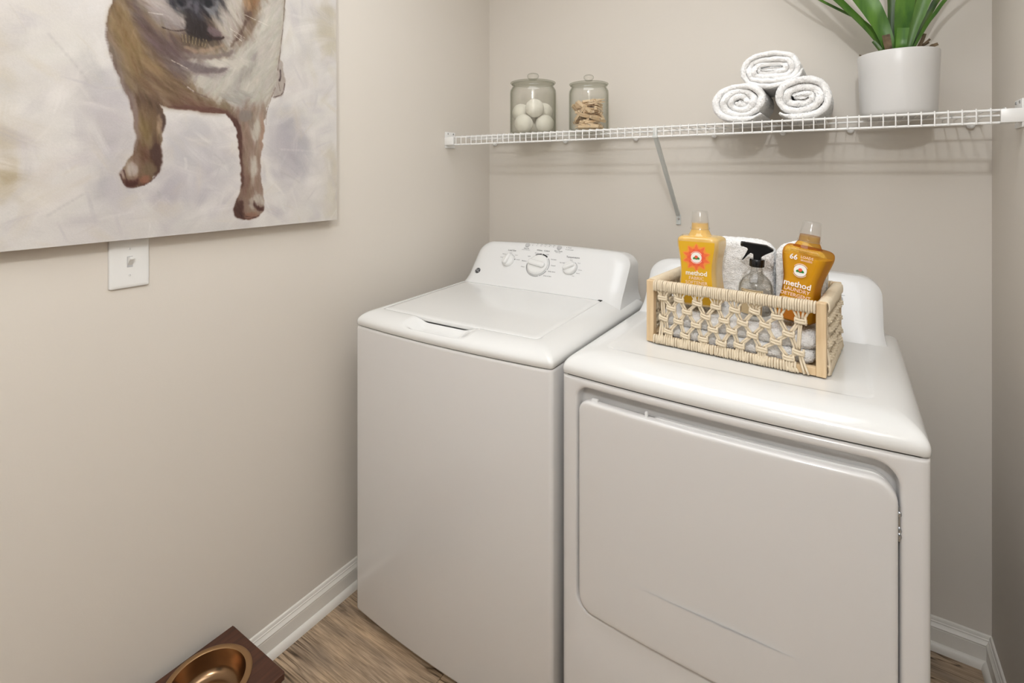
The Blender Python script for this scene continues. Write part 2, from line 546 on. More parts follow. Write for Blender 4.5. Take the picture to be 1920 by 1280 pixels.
# unprojection helper: a picture position and a depth plane y give a point in the room
_a = math.radians(33.178)
_ax, _rt = Vector((-math.sin(_a), math.cos(_a), 0)), Vector((math.cos(_a), math.sin(_a), 0))
def at(u, v, y):
    r = _ax + _rt * ((u - 960) / 961.35) - Vector((0, 0, 1)) * ((v - 326.17) / 961.35)
    c = Vector(cam.location)
    return c + r * ((y - c.y) / r.y)
PAINT_POLYS = [((190,184,182),40,35,[(640,371),(581,377),(558,274),(566,162),(611,135),(640,231),(647,313)]),((178,173,175),35,60,[(611,233),(550,247),(566,116),(460,84),(336,122),(347,218),(388,258),(460,243),(491,114),(581,80),(633,91)]),((186,181,182),40,20,[(482,281),(347,283),(320,111),(388,70),(482,85)]),((180,175,177),30,80,[(222,340),(131,338),(89,168),(144,107),(222,120),(228,236)]),((184,179,179),25,30,[(640,367),(596,379),(566,319),(581,244),(611,269),(629,325)]),((166,161,165),18,30,[(517,101),(464,104),(455,74),(500,61)]),((168,163,166),18,60,[(618,375),(596,374),(604,342),(636,328)]),((204,199,193),45,80,[(184,641),(60,676),(89,387),(164,407)]),((182,168,144),14,10,[(775,187),(740,184),(740,136),(755,96),(775,85)]),((184,172,150),18,10,[(775,254),(737,225),(749,192),(775,191)]),((196,186,168),22,10,[(775,426),(749,416),(760,358),(731,323),(749,296),(775,301)]),((192,184,166),16,85,[(74,634),(-1,680),(-1,523),(45,488),(67,560)]),((196,188,172),16,85,[(45,232),(-1,241),(-1,12),(60,16),(30,104)]),((203,198,194),30,10,[(674,67),(525,67),(388,54),(222,4),(437,-29),(674,8)]),((188,176,164),3,80,[(193,473),(198,437),(201,401),(212,370),(215,355),(203,361),(187,368),(177,384),(176,405),(182,428),(182,457)]),((136,114,88),3,60,[(581,583),(583,527),(591,498),(596,469),(598,446),(592,418),(586,390),(575,369),(566,347),(558,325),(525,326),(500,313),(476,300),(460,303),(434,302),(408,303),(368,302),(336,301),(281,308),(234,322),(222,346),(208,385),(200,419),(193,461),(190,497),(184,540),(177,595),(173,644),(171,716)]),((146,121,84),14,75,[(581,528),(550,509),(542,468),(529,433),(508,389),(533,361),(558,381),(581,427),(591,466)]),((138,123,116),7,75,[(598,455),(589,457),(581,409),(558,348),(550,317),(562,325),(577,368),(591,416)]),((108,90,84),12,40,[(558,581),(529,542),(523,506),(513,487),(487,476),(451,470),(388,455),(437,417),(473,415),(508,418),(529,466),(550,499)]),((128,104,80),14,35,[(525,429),(460,413),(427,368),(408,334),(357,325),(342,302),(408,303),(446,304),(482,303),(517,326),(542,341)]),((150,124,88),10,40,[(525,415),(500,405),(482,379),(500,367),(525,387)]),((126,110,104),10,40,[(500,420),(455,424),(423,394),(437,366),(469,381)]),((207,200,186),10,120,[(441,421),(388,446),(331,469),(292,499),(258,557),(240,625),(222,700),(175,715),(176,619),(182,552),(190,497),(195,461),(201,419),(210,382),(224,340),(240,321),(304,312),(347,326),(383,345),(413,359),(434,372),(430,393)]),((178,171,160),8,110,[(281,484),(258,478),(264,432),(292,388),(331,371),(304,408),(287,444)]),((180,175,164),9,20,[(368,355),(309,374),(269,363),(287,327),(331,325)]),((124,110,108),5,15,[(455,421),(423,417),(388,410),(331,424),(347,409),(383,395),(423,397),(446,408)]),((140,124,116),6,10,[(446,440),(408,438),(347,454),(320,474),(331,450),(388,431),(437,427)]),((217,209,194),6,20,[(383,432),(326,443),(287,455),(281,440),(309,418),(336,430),(378,417)]),((186,158,132),6,15,[(441,446),(398,444),(352,471),(342,485),(368,469),(408,453),(441,459)]),((124,96,78),8,30,[(460,353),(423,333),(368,321),(342,302),(388,301),(437,306),(478,304)]),((112,78,68),3,10,[(487,305),(460,302),(434,302),(408,303),(368,303),(331,302),(328,306),(368,313),(408,311),(455,311)]),((124,100,74),3,85,[(562,334),(550,293),(544,252),(542,214),(546,193),(558,174),(570,157),(573,144),(570,130),(562,118),(546,116),(525,122),(508,134),(498,153),(493,183),(492,212),(489,241),(484,281),(489,298),(500,313),(525,327)]),((146,126,116),4,85,[(562,334),(550,331),(540,294),(538,238),(540,200),(546,193),(542,214),(545,256),(552,298)]),((88,66,52),8,70,[(550,331),(525,327),(495,309),(500,289),(525,296),(542,308)]),((134,112,74),8,85,[(542,285),(521,287),(513,240),(525,201),(538,229)]),((84,60,52),6,85,[(506,221),(492,217),(493,183),(498,153),(508,134),(510,173),(517,192)]),((176,150,122),3,85,[(498,289),(491,280),(493,241),(500,231),(502,260)]),((82,62,56),3,85,[(490,292),(485,281),(487,251),(491,241),(492,270)]),((118,84,72),7,60,[(546,193),(525,201),(508,192),(525,163),(546,167)]),((124,104,80),6,80,[(529,163),(508,173),(506,148),(517,139),(529,148)]),((206,194,184),4,70,[(562,162),(550,176),(538,167),(542,146),(552,139),(562,144)]),((190,172,160),3,80,[(572,153),(566,160),(565,139),(570,132)]),((80,46,40),4,10,[(570,139),(562,132),(550,130),(540,139),(537,125),(550,117),(564,118)]),((150,104,82),4,30,[(537,139),(521,144),(513,139),(521,125),(536,122)]),((158,134,116),3,88,[(344,302),(320,285),(312,253),(306,209),(306,165),(304,121),(305,94),(317,75),(323,56),(320,37),(304,27),(275,24),(255,32),(240,48),(238,71),(245,92),(247,120),(252,166),(249,212),(243,252),(237,287),(231,339),(281,333)]),((92,62,54),3,80,[(347,302),(331,303),(309,286),(301,243),(301,187),(298,121),(304,94),(306,165),(309,226),(320,280)]),((148,136,126),6,88,[(315,305),(281,317),(269,301),(292,276),(304,287)]),((136,108,92),8,88,[(301,165),(269,155),(266,98),(292,82),(302,94)]),((214,206,190),4,88,[(266,296),(249,291),(252,251),(264,228),(274,244)]),((212,202,186),4,88,[(274,194),(259,200),(260,166),(268,132),(279,143)]),((176,146,124),3,88,[(249,280),(237,304),(241,252),(250,200),(253,223)]),((84,58,50),5,70,[(321,56),(309,77),(295,74),(301,44),(287,29),(304,27),(320,37)]),((208,198,182),3,70,[(281,82),(258,92),(243,83),(241,60),(258,61),(272,48),(282,62)]),((74,44,38),2.5,20,[(270,73),(265,71),(262,58),(252,52),(240,60),(243,47),(258,42),(268,50)]),((150,112,92),4,10,[(292,43),(264,40),(258,33),(275,24),(298,28)]),((160,122,86),8,80,[(301,674),(240,694),(249,622),(266,583),(284,570),(295,587)]),((186,174,166),8,25,[(525,601),(473,618),(467,545),(451,527),(434,521),(434,501),(460,490),(487,489),(515,501),(525,529)]),((152,140,136),8,20,[(513,509),(482,507),(446,511),(437,500),(460,490),(487,489)]),((204,194,180),8,60,[(352,657),(301,674),(292,582),(287,550),(309,501),(347,474),(357,477),(348,495),(378,522),(350,556)]),((104,82,70),4,60,[(287,578),(268,583),(287,544),(304,507),(331,471),(336,473),(309,512),(292,549)]),((48,40,38),5,80,[(441,530),(408,525),(388,525),(383,505),(355,497),(351,491),(378,483),(408,482),(441,487),(434,514)]),((92,78,62),7,88,[(460,482),(437,485),(408,479),(363,484),(368,469),(408,453),(441,455)]),((124,104,104),4,30,[(388,520),(357,511),(351,497),(383,495)]),((44,42,47),5,60,[(482,615),(476,558),(468,539),(451,529),(430,528),(408,528),(386,527),(359,548),(348,578),(348,658)]),((104,100,104),5,40,[(460,552),(455,544),(439,542),(425,554),(420,574),(430,571),(434,557),(446,548)]),((128,126,128),4,40,[(396,570),(388,551),(373,549),(357,570),(356,592),(365,586),(368,570),(381,558)]),((30,28,32),3,40,[(396,580),(378,580),(373,571),(382,561),(392,566)]),((28,26,30),3,40,[(461,562),(434,570),(437,558),(451,551)]),((96,92,98),5,80,[(418,574),(407,577),(406,547),(415,539)])]
PAINT_LINES = [((62,48,44),2.5,1,[(489,490),(469,486),(446,491),(434,498)]),((58,42,40),3.5,1,[(388,496),(368,488),(351,492),(348,497)]),((90,74,64),1.8,0.9,[(175,643),(180,570),(186,522),(193,467),(198,437)]),((120,100,88),1.8,0.8,[(206,386),(222,346),(231,322),(234,281)]),((96,76,70),3.5,0.3,[(582,528),(591,498),(596,469),(598,446),(593,420),(586,390),(573,362)]),((96,76,70),2,0.3,[(566,347),(557,325),(550,293)]),((60,44,44),4,0.7,[(190,438),(189,418),(193,408)]),((70,50,48),2,0.9,[(212,359),(200,363),(186,369),(179,383),(177,402)]),((110,92,84),1.5,0.8,[(195,402),(191,379)]),((78,54,48),2.4,0.8,[(573,146),(570,131),(562,118),(546,116),(525,122),(508,135),(498,153)]),((70,44,40),2.2,0.9,[(567,155),(564,141),(561,133)]),((96,62,52),2,0.8,[(540,141),(538,125)]),((78,52,46),2.2,0.8,[(322,56),(319,36),(302,27),(275,24),(255,32)]),((60,42,40),2,0.8,[(309,44),(302,33)]),((60,42,40),2,0.7,[(292,32),(264,27)]),((226,218,204),1.2,0.8,[(298,570),(228,556)]),((226,218,204),1.2,0.9,[(320,509),(301,497)]),((220,210,196),1.2,0.7,[(331,523),(292,507)]),((168,150,110),1.3,0.6,[(446,483),(444,466)]),((168,150,110),1.3,0.6,[(438,483),(437,465)]),((168,150,110),1.3,0.6,[(430,483),(430,465)]),((168,150,110),1.3,0.6,[(422,482),(423,464)]),((168,150,110),1.3,0.6,[(414,482),(416,464)]),((168,150,110),1.3,0.6,[(406,482),(408,463)]),((168,150,110),1.3,0.6,[(397,482),(401,463)]),((168,150,110),1.3,0.6,[(389,482),(394,462)]),((212,204,190),2.5,0.9,[(434,357),(420,348)]),((210,200,186),2,0.6,[(469,416),(434,402)]),((100,80,76),3,0.5,[(446,365),(423,348),(388,337)]),((196,186,178),2,0.8,[(517,517),(487,520)]),((168,163,162),5,0.22,[(694,429),(661,388),(629,342)]),((214,210,205),5,0.22,[(618,446),(611,433),(607,417)]),((168,163,162),5,0.22,[(697,64),(668,85),(640,104)]),((214,210,205),5,0.22,[(611,50),(580,57),(550,62)]),((168,163,162),5,0.22,[(500,105),(496,99),(495,90)]),((214,210,205),5,0.22,[(441,184),(438,173),(439,159)]),((168,163,162),5,0.22,[(373,196),(358,185),(347,170)]),((214,210,205),5,0.22,[(190,214),(128,214),(67,209)]),((168,163,162),5,0.22,[(234,224),(184,186),(137,143)]),((214,210,205),5,0.22,[(151,541),(145,520),(144,494)]),((168,163,162),5,0.22,[(190,149),(158,136),(131,119)])]

# ------------------------------------------------------------------ the room
def slab(name, x0, x1, y0, y1, z0, z1, m, label):
    o = obj(name, MB().box(x0, x1, y0, y1, z0, z1), m, smooth=False)
    return structure(o, label)

T = 0.1
slab('wall_left', -T, 0, ROOM_Y, T, 0, CEIL, M['wall'], 'plain beige painted wall on the left, behind the dog painting')
slab('wall_back', 0, ROOM_W, 0, T, 0, CEIL, M['wall'], 'plain beige painted back wall carrying the wire shelf')
slab('wall_right', ROOM_W, ROOM_W + T, ROOM_Y, T, 0, CEIL, M['wall'], 'narrow strip of beige painted wall at the right edge')
mb = MB()                                                # wall behind the camera with an open doorway to a dim hall
mb.box(-T, 0.62, ROOM_Y - T, ROOM_Y, 0, CEIL)
mb.box(1.66, ROOM_W + T, ROOM_Y - T, ROOM_Y, 0, CEIL)
mb.box(0.62, 1.66, ROOM_Y - T, ROOM_Y, 2.08, CEIL)
structure(obj('wall_front', mb, M['wall'], smooth=False), 'plain beige painted wall with an open doorway, behind the camera')
slab('ceiling', -T, ROOM_W + T, ROOM_Y, T, CEIL, CEIL + T, M['ceiling'], 'flat white ceiling above the laundry room')
floor = slab('floor', -T, ROOM_W + T, ROOM_Y, T, -T, -0.008, M['dark_gap'], 'brown wood-look plank floor under the machines')

# planks of the floor, laid along x, ends staggered
PW, PL = 0.230, 1.22
def plank_mesh(length):
    mb = MB()
    mb.box(0, length - 0.0012, 0.0006, PW - 0.0006, -0.008, 0.0, 0.0012, 1)
    return mb.mesh('plank', M['plank'], False)
full = plank_mesh(PL)
row = 0
y = -0.832
ys = []
while y < 0.0:
    ys.append(y)
    y += PW
y = -0.832 - PW
while y > ROOM_Y:
    ys.append(y)
    y -= PW
starts = {0: 0.452}
for yy in ys:
    k = round((yy + 0.832) / PW)
    s = {-1: 0.453, 0: 0.86, 1: 0.2}.get(k, (0.37 * k) % PL)
    s = s % PL
    x = s - PL
    while x < ROOM_W:
        a, b = max(x, 0.0), min(x + PL, ROOM_W)
        if b - a > 0.01:
            me = full if (a == x and b == x + PL) else plank_mesh(b - a)
            if yy + PW <= 0.0:
                link('plank', me, floor, Matrix.Translation((a, yy, 0)))
            else:
                mb = MB().box(0, b - a - 0.0012, 0.0006, -yy - 0.0006, -0.008, 0.0, 0.0012, 1)
                link('plank', mb.mesh('plank', M['plank'], False), floor, Matrix.Translation((a, yy, 0)))
        x += PL

BASE_PROF = [(0, 0), (0.0135, 0), (0.0135, 0.058), (0.0125, 0.060), (0.0145, 0.0625), (0.0145, 0.0645), (0.011, 0.069), (0.0085, 0.073),
             (0.0085, 0.076), (0.0065, 0.078), (0.0062, 0.081), (0.0045, 0.0855), (0.0015, 0.0875), (0, 0.0875)]
SHOE = [(0.0135, 0)] + [(0.0135 + 0.0125 * math.cos(a), 0.021 * math.sin(a)) for a in np.linspace(0, PI / 2, 7)]
def baseboard(name, p0, p1, inward, label):
    """profile swept from p0 to p1; inward is the room-side normal"""
    p0, p1, inward = Vector(p0), Vector(p1), Vector(inward)
    def sweep(prof):
        mb = MB()
        rings = []
        for p in (p0, p1):
            rings.append([p + inward * d + Vector((0, 0, h)) for d, h in prof])
        mb.loft(rings)
        bm = bmesh.new()
        return mb
    o = structure(obj(name, sweep(BASE_PROF), M['trim'], angle=25), label)
    obj('shoe_moulding', sweep(SHOE), M['trim'], o, angle=40)
    return o
baseboard('baseboard_left', (0, ROOM_Y, 0), (0, 0, 0), (1, 0, 0), 'white moulded baseboard along the left wall')
baseboard('baseboard_back', (0, 0, 0), (ROOM_W, 0, 0), (0, -1, 0), 'white moulded baseboard along the back wall, beside the dryer')
baseboard('baseboard_right', (ROOM_W, 0, 0), (ROOM_W, ROOM_Y, 0), (-1, 0, 0), 'white moulded baseboard along the right wall')

# ------------------------------------------------------------------ appliances
def footprint(x0, x1, y0, y1, r, bow, nf=150, nc=8, ns=16):
    """plan outline, counter-clockwise from the front left; the front edge bows outwards"""
    xc, hw = (x0 + x1) / 2, (x1 - x0) / 2
    out = []
    def fy(x):
        return y0 - bow * (1 - ((x - xc) / hw) ** 2)
    for i in range(nf + 1):
        x = x0 + r + (x1 - x0 - 2 * r) * i / nf
        out.append((x, fy(x)))
    def arc(cx, cy, a0):
        for i in range(1, nc):
            a = a0 + PI / 2 * i / nc
            out.append((cx + r * math.cos(a), cy + r * math.sin(a)))
    yf = fy(x0 + r)
    arc(x1 - r, yf + r, -PI / 2)
    for i in range(ns + 1):
        out.append((x1, yf + r + (y1 - r - yf - r) * i / ns))
    arc(x1 - r, y1 - r, 0)
    for i in range(ns + 1):
        out.append((x1 - r + (x0 - x1 + 2 * r) * i / ns, y1))
    arc(x0 + r, y1 - r, PI / 2)
    for i in range(ns + 1):
        out.append((x0, y1 - r + (yf - y1 + 2 * r) * i / ns))
    arc(x0 + r, yf + r, PI)
    return out

def sstep(a, b, x):
    t = min(1, max(0, (x - a) / (b - a)))
    return t * t * (3 - 2 * t)

def panel_frame(y0, z0, y1, z1, xc=0.0):
    e = Vector((0, y1 - y0, z1 - z0)).normalized()
    n = Vector((1, 0, 0)).cross(e)
    mt = Matrix(((1, e.x, n.x, xc), (0, e.y, n.y, y0), (0, e.z, n.z, z0), (0, 0, 0, 1)))
    return mt

def control_panel(parent, name, frame, yback, hw, H, flare, side=0.05, rc=0.056, bowtop=0.007):
    """backsplash: flat sloping face, big rounded shoulders, flaring foot, rolled edges"""
    half = []
    for i in range(9):
        s = i / 8
        half.append((hw + flare * (1 - s) ** 2.6, 0.05 * s))
    half += [(hw, 0.05 + (H - rc - 0.05) * i / 6) for i in range(1, 6)]
    for i in range(13):
        a = PI / 2 * i / 12
        half.append((hw - rc + rc * math.cos(a), H - rc + rc * math.sin(a)))
    n = len(half)
    nt = 24
    outline = half + [(hw - rc - 2 * (hw - rc) * i / nt, H + bowtop * (1 - (1 - 2 * i / nt) ** 2)) for i in range(1, nt)]
    outline += [(-x, s) for x, s in reversed(half)]
    def ring(inset, depth):
        pts = []
        for x, s in outline:
            k = min(1.0, s / 0.03)
            px_ = x * (1 - inset / hw)
            ps = s * (1 - 0.55 * inset / H)
            p = frame @ Vector((px_, ps, -depth))
            # the foot sweeps forward and down over the rim at both ends
            e_ = sstep(hw - 0.075, hw - 0.004, abs(px_)) * max(0.0, 1 - ps / 0.055) ** 2
            p.y -= 0.034 * e_
            p.z -= 0.012 * e_
            pts.append(p)
        return pts
    rings = []
    for i in range(9):
        a = math.radians(62) * i / 8
        rings.append(ring(side * (1 - math.sin(a) / math.sin(math.radians(62))), side * 0.75 * (1 - math.cos(a))))
    last = rings[-1]
    for k in (0.35, 0.7, 1.0):
        rg = []
        for p in last:
            yb = yback
            rg.append(Vector((p.x, p.y + (yb - p.y) * k, p.z - 0.006 * k * (1 if p.z > frame.translation.z + 0.03 else 0))))
        rings.append(rg)
    mb = MB()
    mb.loft(rings)
    return obj(name, mb, M['panel'], parent, angle=24)

def knob(parent, frame, x, s, r, h, grip_ang, ring_r=None):
    mt = frame @ Matrix.Translation((x, s, 0))
    mb = MB()
    mb.lathe([(r * 1.06, 0.0), (r * 1.06, h * 0.28), (r * 1.0, h * 0.42), (r * 0.93, h * 0.55), (r * 0.86, h * 0.6), (r * 0.3, h * 0.64), (0.0005, h * 0.64)], 48)
    k = obj('knob', mb, M['plastic'], parent, mt)
    # raised grip bar across the dial, rounded at its ends
    g = MB()
    gl, gw = r * 0.93, r * 0.27
    rings = []
    for d, z in ((0.0, h * 0.5), (0.0, h * 0.95), (0.06 * r, h * 1.08), (0.16 * r, h * 1.14)):
        o = rrect(-gl + d, gl - d, -gw + d, gw - d, max(gw - d, 0.0005) * 0.98, 6, 3)
        rings.append([(px_, py_, z) for px_, py_ in o])
    g.loft(rings)
    obj('grip', g, M['plastic'], k, Matrix.Rotation(grip_ang, 4, 'Z'))
    return k

def ring_arcs(parent, frame, x, s, spans, m=None):
    mb = MB()
    for r0, r1, a0, a1 in spans:
        flat_disc(mb, x, s, r0, r1, math.radians(a0), math.radians(a1), 0.0003, 16)
    return obj('dial_marking', mb, m or M['ring_grey'], parent, frame, smooth=False)

HW = 0.343
# ---- washing machine ------------------------------------------------------------------------
W_H = 0.34
wash = thing('washing_machine', 'white top-loading washing machine with three dials, standing in the left corner', 'washing machine',
             (0.4460, -0.8515 + W_H, 0), math.radians(0.5))
mb = MB()
fp = footprint(-HW, HW, -W_H, W_H, 0.012, 0.017)
rings = []
for z, ins in ((0.026, 0.004), (0.029, 0.001), (0.034, 0.0), (0.45, 0.0), (0.893, 0.0), (0.8985, 0.0008), (0.9008, 0.003)):
    rings.append([(x * (1 - ins / HW), yy * (1 - ins / W_H), z) for x, yy in fp])
mb.loft(rings)
obj('cabinet', mb, M['enamel'], wash, angle=40)
for sx in (-1, 1):
    for sy in (-1, 1):
        f = MB().lathe([(0.02, 0), (0.022, 0.004), (0.018, 0.012), (0.012, 0.016), (0.012, 0.03)], 20, (sx * 0.29, sy * 0.28, 0.0005))
        obj('foot', f, M['black'], wash)
mb = MB()
rings = []
for z, ins in ((0.9, 0.006), (0.9048, 0.006)):
    rings.append([(x * (1 - ins / HW), yy * (1 - ins / W_H), z) for x, yy in fp])
mb.loft(rings)
obj('seam_gasket', mb, M['dark_gap'], wash)

LX0, LX1, LY0, LY1 = -0.297, 0.268, -0.276, 0.148      # lid opening
SC0, SC1 = -0.128, 0.056                               # finger scoop under the lid's front edge
def top_z(yy):
    return 0.945 + 0.0125 * min(1, max(0, (yy - LY0) / (LY1 - LY0)))
def scoop(x, yy):
    sx = sstep(SC0 - 0.03, SC0 + 0.03, x) * (1 - sstep(SC1 - 0.03, SC1 + 0.035, x))
    sy = sstep(-0.349, -0.322, yy) * (1 - 0.5 * sstep(-0.300, LY0, yy)) * (1 - sstep(LY0 + 0.004, LY0 + 0.03, yy))
    return 0.0265 * sx * sy
def top_cover_rings(x_in0, x_in1, y_in0, y_in1, fpo, r_in, H0, zt, slope, nphi=26, lip=0.010):
    inner = footprint(x_in0, x_in1, y_in0, y_in1, r_in, 0.004)
    rings = []
    rings.append([(x * 0.994, yy * 0.994, H0 - 0.001) for x, yy in fpo])
    rings.append([(x, yy, H0 + 0.001) for x, yy in fpo])
    for i in range(0, nphi + 1):
        a = PI / 2 * i / nphi
        t = 1 - math.cos(a)
        hgt = math.sin(a)
        rg = []
        for (x, yy), (xi, yi) in zip(fpo, inner):
            px_, py_ = x + (xi - x) * t, yy + (yi - yy) * t
            ztop = zt(yi) if slope else zt
            rg.append((px_, py_, H0 + lip + (ztop - H0 - lip) * hgt))
        rings.append(rg)
    return rings, inner
mb = MB()
rings, inner = top_cover_rings(LX0, LX1, LY0, LY1, fp, 0.018, 0.9042, top_z, True)
# rim of the lid opening
rings.append([(x * 0.998, yy + 0.0008, top_z(yy) - 0.001) for x, yy in inner])
rings.append([(x * 0.998, yy + 0.0008, top_z(yy) - (0.0135 if yy > LY0 + 0.01 else max(0.0005, 0.0135 - scoop(x, LY0)))) for x, yy in inner])
rings.append([(x * 0.97, yy + (0.006 if yy < -0.2 else -0.004), top_z(yy) - 0.0135) for x, yy in inner])
rings = [[(x, yy, z - scoop(x, yy)) for x, yy, z in rg] for rg in rings]
mb.loft(rings, cap0=True, cap1=True)
obj('top_cover', mb, M['plastic'], wash, angle=60)
mb = MB()
g = 0.0022
LYC = (LY0 + LY1) / 2
lo = footprint(LX0 + g, LX1 - g, LY0 + g, LY1 - g, 0.017, 0.004)
rings = []
for ins, dz in ((0.004, -0.0125), (0.0008, -0.0115), (0, -0.010), (0, -0.0025), (0.0010, -0.0006), (0.003, 0.0004), (0.02, 0.0012)):
    rings.append([(x * (1 - ins / 0.28), LYC + (yy - LYC) * (1 - ins / 0.21), top_z(yy) + dz) for x, yy in lo])
mb.loft(rings)
obj('lid', mb, M['plastic'], wash, angle=50)
mb = MB().box(LX1 - 0.014, LX1 + 0.001, LY1 - 0.012, LY1 - 0.002, 0.948, 0.9592, 0.002)
obj('lid_hinge', mb, M['black'], wash)
PF = panel_frame(0.1505, 0.957, 0.2655, 1.105, 0.008)
control_panel(wash, 'control_panel', PF, 0.335, 0.3140, 0.193, 0.010)
def wx(x):
    return x - 0.4460 - 0.008
KC = (wx(0.4345), 0.0995)
K1 = (wx(0.3045), 0.1055)
K3 = (wx(0.5640), 0.1010)
knob(wash, PF, *KC, 0.0385, 0.020, math.radians(170))
knob(wash, PF, *K1, 0.0235, 0.020, math.radians(80))
knob(wash, PF, *K3, 0.0235, 0.020, math.radians(30))
ring_arcs(wash, PF, *KC, [(0.0435, 0.047, -178, -70), (0.0435, 0.047, -66, -25), (0.044, 0.047, -20, 42), (0.0435, 0.047, 176, 200)])
ring_arcs(wash, PF, *KC, [(0.0425, 0.0475, 52, 84), (0.0425, 0.0475, 88, 120)], M['black_print'])
ring_arcs(wash, PF, *K1, [(0.0262, 0.0275, 30, 80)])
ring_arcs(wash, PF, *K1, [(0.0258, 0.0282, 12, 22)], M['black_print'])
ring_arcs(wash, PF, *K3, [(0.0262, 0.0278, -70, 62), (0.0262, 0.0278, 84, 130)])
for bx, bs in ((wx(0.3626), 0.178), (wx(0.4972), 0.1785)):
    mbb = MB().lathe([(0.0092, 0), (0.0092, 0.002), (0.0082, 0.0032), (0.0005, 0.0036)], 28)
    obj('button', mbb, M['light_grey'], wash, PF @ Matrix.Translation((bx, bs, 0)), 'round grey push button')
big_txt = [('Load Size', wx(0.304), 0.1495, 0.0095), ('Temperature', wx(0.5630), 0.1445, 0.0098),
           ('Whites', wx(0.421), 0.1605, 0.0080), ('Colors', wx(0.452), 0.1605, 0.0085),
           ('Stop Fill', wx(0.3626), 0.1635, 0.0070), ('Start Pause', wx(0.4985), 0.1640, 0.0072)]
small_txt = [('press to add items', wx(0.3626), 0.1575, 0.0048), ('hold 3 sec', wx(0.4985), 0.1580, 0.0048)]
for i, w in enumerate(('Fill', 'Soak', 'Wash', 'Rinse', 'Spin')):
    small_txt.append((w, wx(0.404 + 0.0178 * i), 0.1860, 0.0052))
small_txt += [('Power', wx(0.5395), 0.1820, 0.0055), ('Lid Locked', wx(0.5440), 0.1735, 0.0055)]
def around(c, r, lst, size):
    for s, ang, al in lst:
        a = math.radians(ang)
        small_txt.append((s, c[0] + r * math.cos(a), c[1] + r * math.sin(a), size, 0.0, al))
around(KC, 0.053, [('Heavy', 114, 'CENTER'), ('Light', 62, 'CENTER'), ('Delicates', 33, 'LEFT'), ('Casuals', 5, 'LEFT'),
                   ('Bulky Items', -22, 'LEFT'), ('Drain & Spin', -47, 'LEFT'), ('Light', 142, 'RIGHT'), ('Medium', 168, 'RIGHT'), ('Heavy', 194, 'RIGHT')], 0.0062)
around(K1, 0.0325, [('Small', 160, 'RIGHT'), ('Medium', 128, 'RIGHT'), ('Large', 92, 'CENTER'), ('Super', 52, 'LEFT'), ('Sensing', 14, 'LEFT')], 0.0052)
around(K3, 0.0325, [('Tap Cold', 146, 'RIGHT'), ('Cold', 98, 'CENTER'), ('Cool', 45, 'LEFT'), ('Colors', -5, 'LEFT'), ('Warm', -30, 'LEFT'), ('Hot', -60, 'LEFT')], 0.0052)
words(wash, PF, big_txt, M['black_print'], 0.006)
fine_print(wash, PF, small_txt, M['grey_print'], 0.008)
for ix, iy in [(0.3845 + 0.0178 * i, 0.1795) for i in range(6)] + [(0.5265, 0.1820), (0.5265, 0.1735)]:
    mb = MB()
    flat_disc(mb, wx(ix), iy, 0.0, 0.0011, 0, 2 * PI, 0.0002, 10)
    obj('indicator_light', mb, M['black_print'], wash, PF, smooth=False)
# round emblem: dark disc with curled silver ring and interlaced initials
mb = MB()
mb.lathe([(0.0115, 0), (0.0115, 0.0010), (0.0108, 0.0014), (0.0004, 0.0014)], 32)
em = obj('emblem', mb, M['black_print'], wash, PF @ Matrix.Translation((wx(0.1855), 0.049, 0)), 'round dark emblem with silver initials')
mb = MB()
for i in range(4):
    a0 = math.radians(20 + 90 * i)
    mb.tube([(0.0086 * math.cos(a0 + t * 1.1), 0.0086 * math.sin(a0 + t * 1.1), 0.0019) for t in np.linspace(0, 1, 8)], 0.0007, 5)
me_ = mb.mesh('emblem_ring', M['light_grey'])
link('emblem_ring', me_, em)
words(em, None, [('G', -0.0033, 0.0008, 0.0112), ('E', 0.0033, -0.0008, 0.0112)], M['light_grey'], 0.015, 0.0021)

# ---- dryer ----------------------------------------------------------------------------------
D_H = 0.332
DXC, DYC = 1.1507, -0.8275 + D_H
dry = thing('clothes_dryer', 'white front-loading clothes dryer with a wide blank door, carrying the macrame basket', 'dryer',
            (DXC, DYC, 0), math.radians(0.1))
fpd = footprint(-HW, HW, -D_H, D_H, 0.012, 0.015)
# carcass behind the front sheet
mb = MB().box(-HW + 0.001, HW - 0.001, -D_H + 0.052, D_H, 0.03, 0.893, 0.004)
obj('cabinet', mb, M['enamel'], dry)
for sx in (-1, 1):
    for sy in (-1, 1):
        f = MB().lathe([(0.02, 0), (0.022, 0.004), (0.018, 0.012), (0.012, 0.016), (0.012, 0.034)], 20, (sx * 0.29, sy * 0.27, 0.0005))
        obj('foot', f, M['black'], dry)
# front sheet with the door recess pressed into it
RX0, RX1, RZ0, RZ1 = 0.8465 - DXC, 1.4535 - DXC, 0.3555, 0.8745
def dy_front(x):
    return -D_H - 0.015 * (1 - (x / HW) ** 2)
def fr_ring(x0, x1, z0, z1, r, dep):
    return [(x, dy_front(x) + dep, z) for x, z in rrect(x0, x1, z0, z1, r, 8, 28)]
mb = MB()
rr_ = (0.038, 0.032, 0.042, 0.030)
def ins(d):
    return (RX0 + d, RX1 - d, RZ0 + d, RZ1 - d, tuple(max(q - d, 0.004) for q in rr_))
rings = [fr_ring(-HW, HW, 0.026, 0.893, 0.003, 0.05), fr_ring(-HW, HW, 0.026, 0.893, 0.003, 0.012),
         fr_ring(-HW + 0.0012, HW - 0.0012, 0.0272, 0.8918, 0.003, 0.0055), fr_ring(-HW + 0.005, HW - 0.005, 0.029, 0.889, 0.003, 0.0012), fr_ring(-HW + 0.012, HW - 0.012, 0.034, 0.887, 0.003, 0.0)]
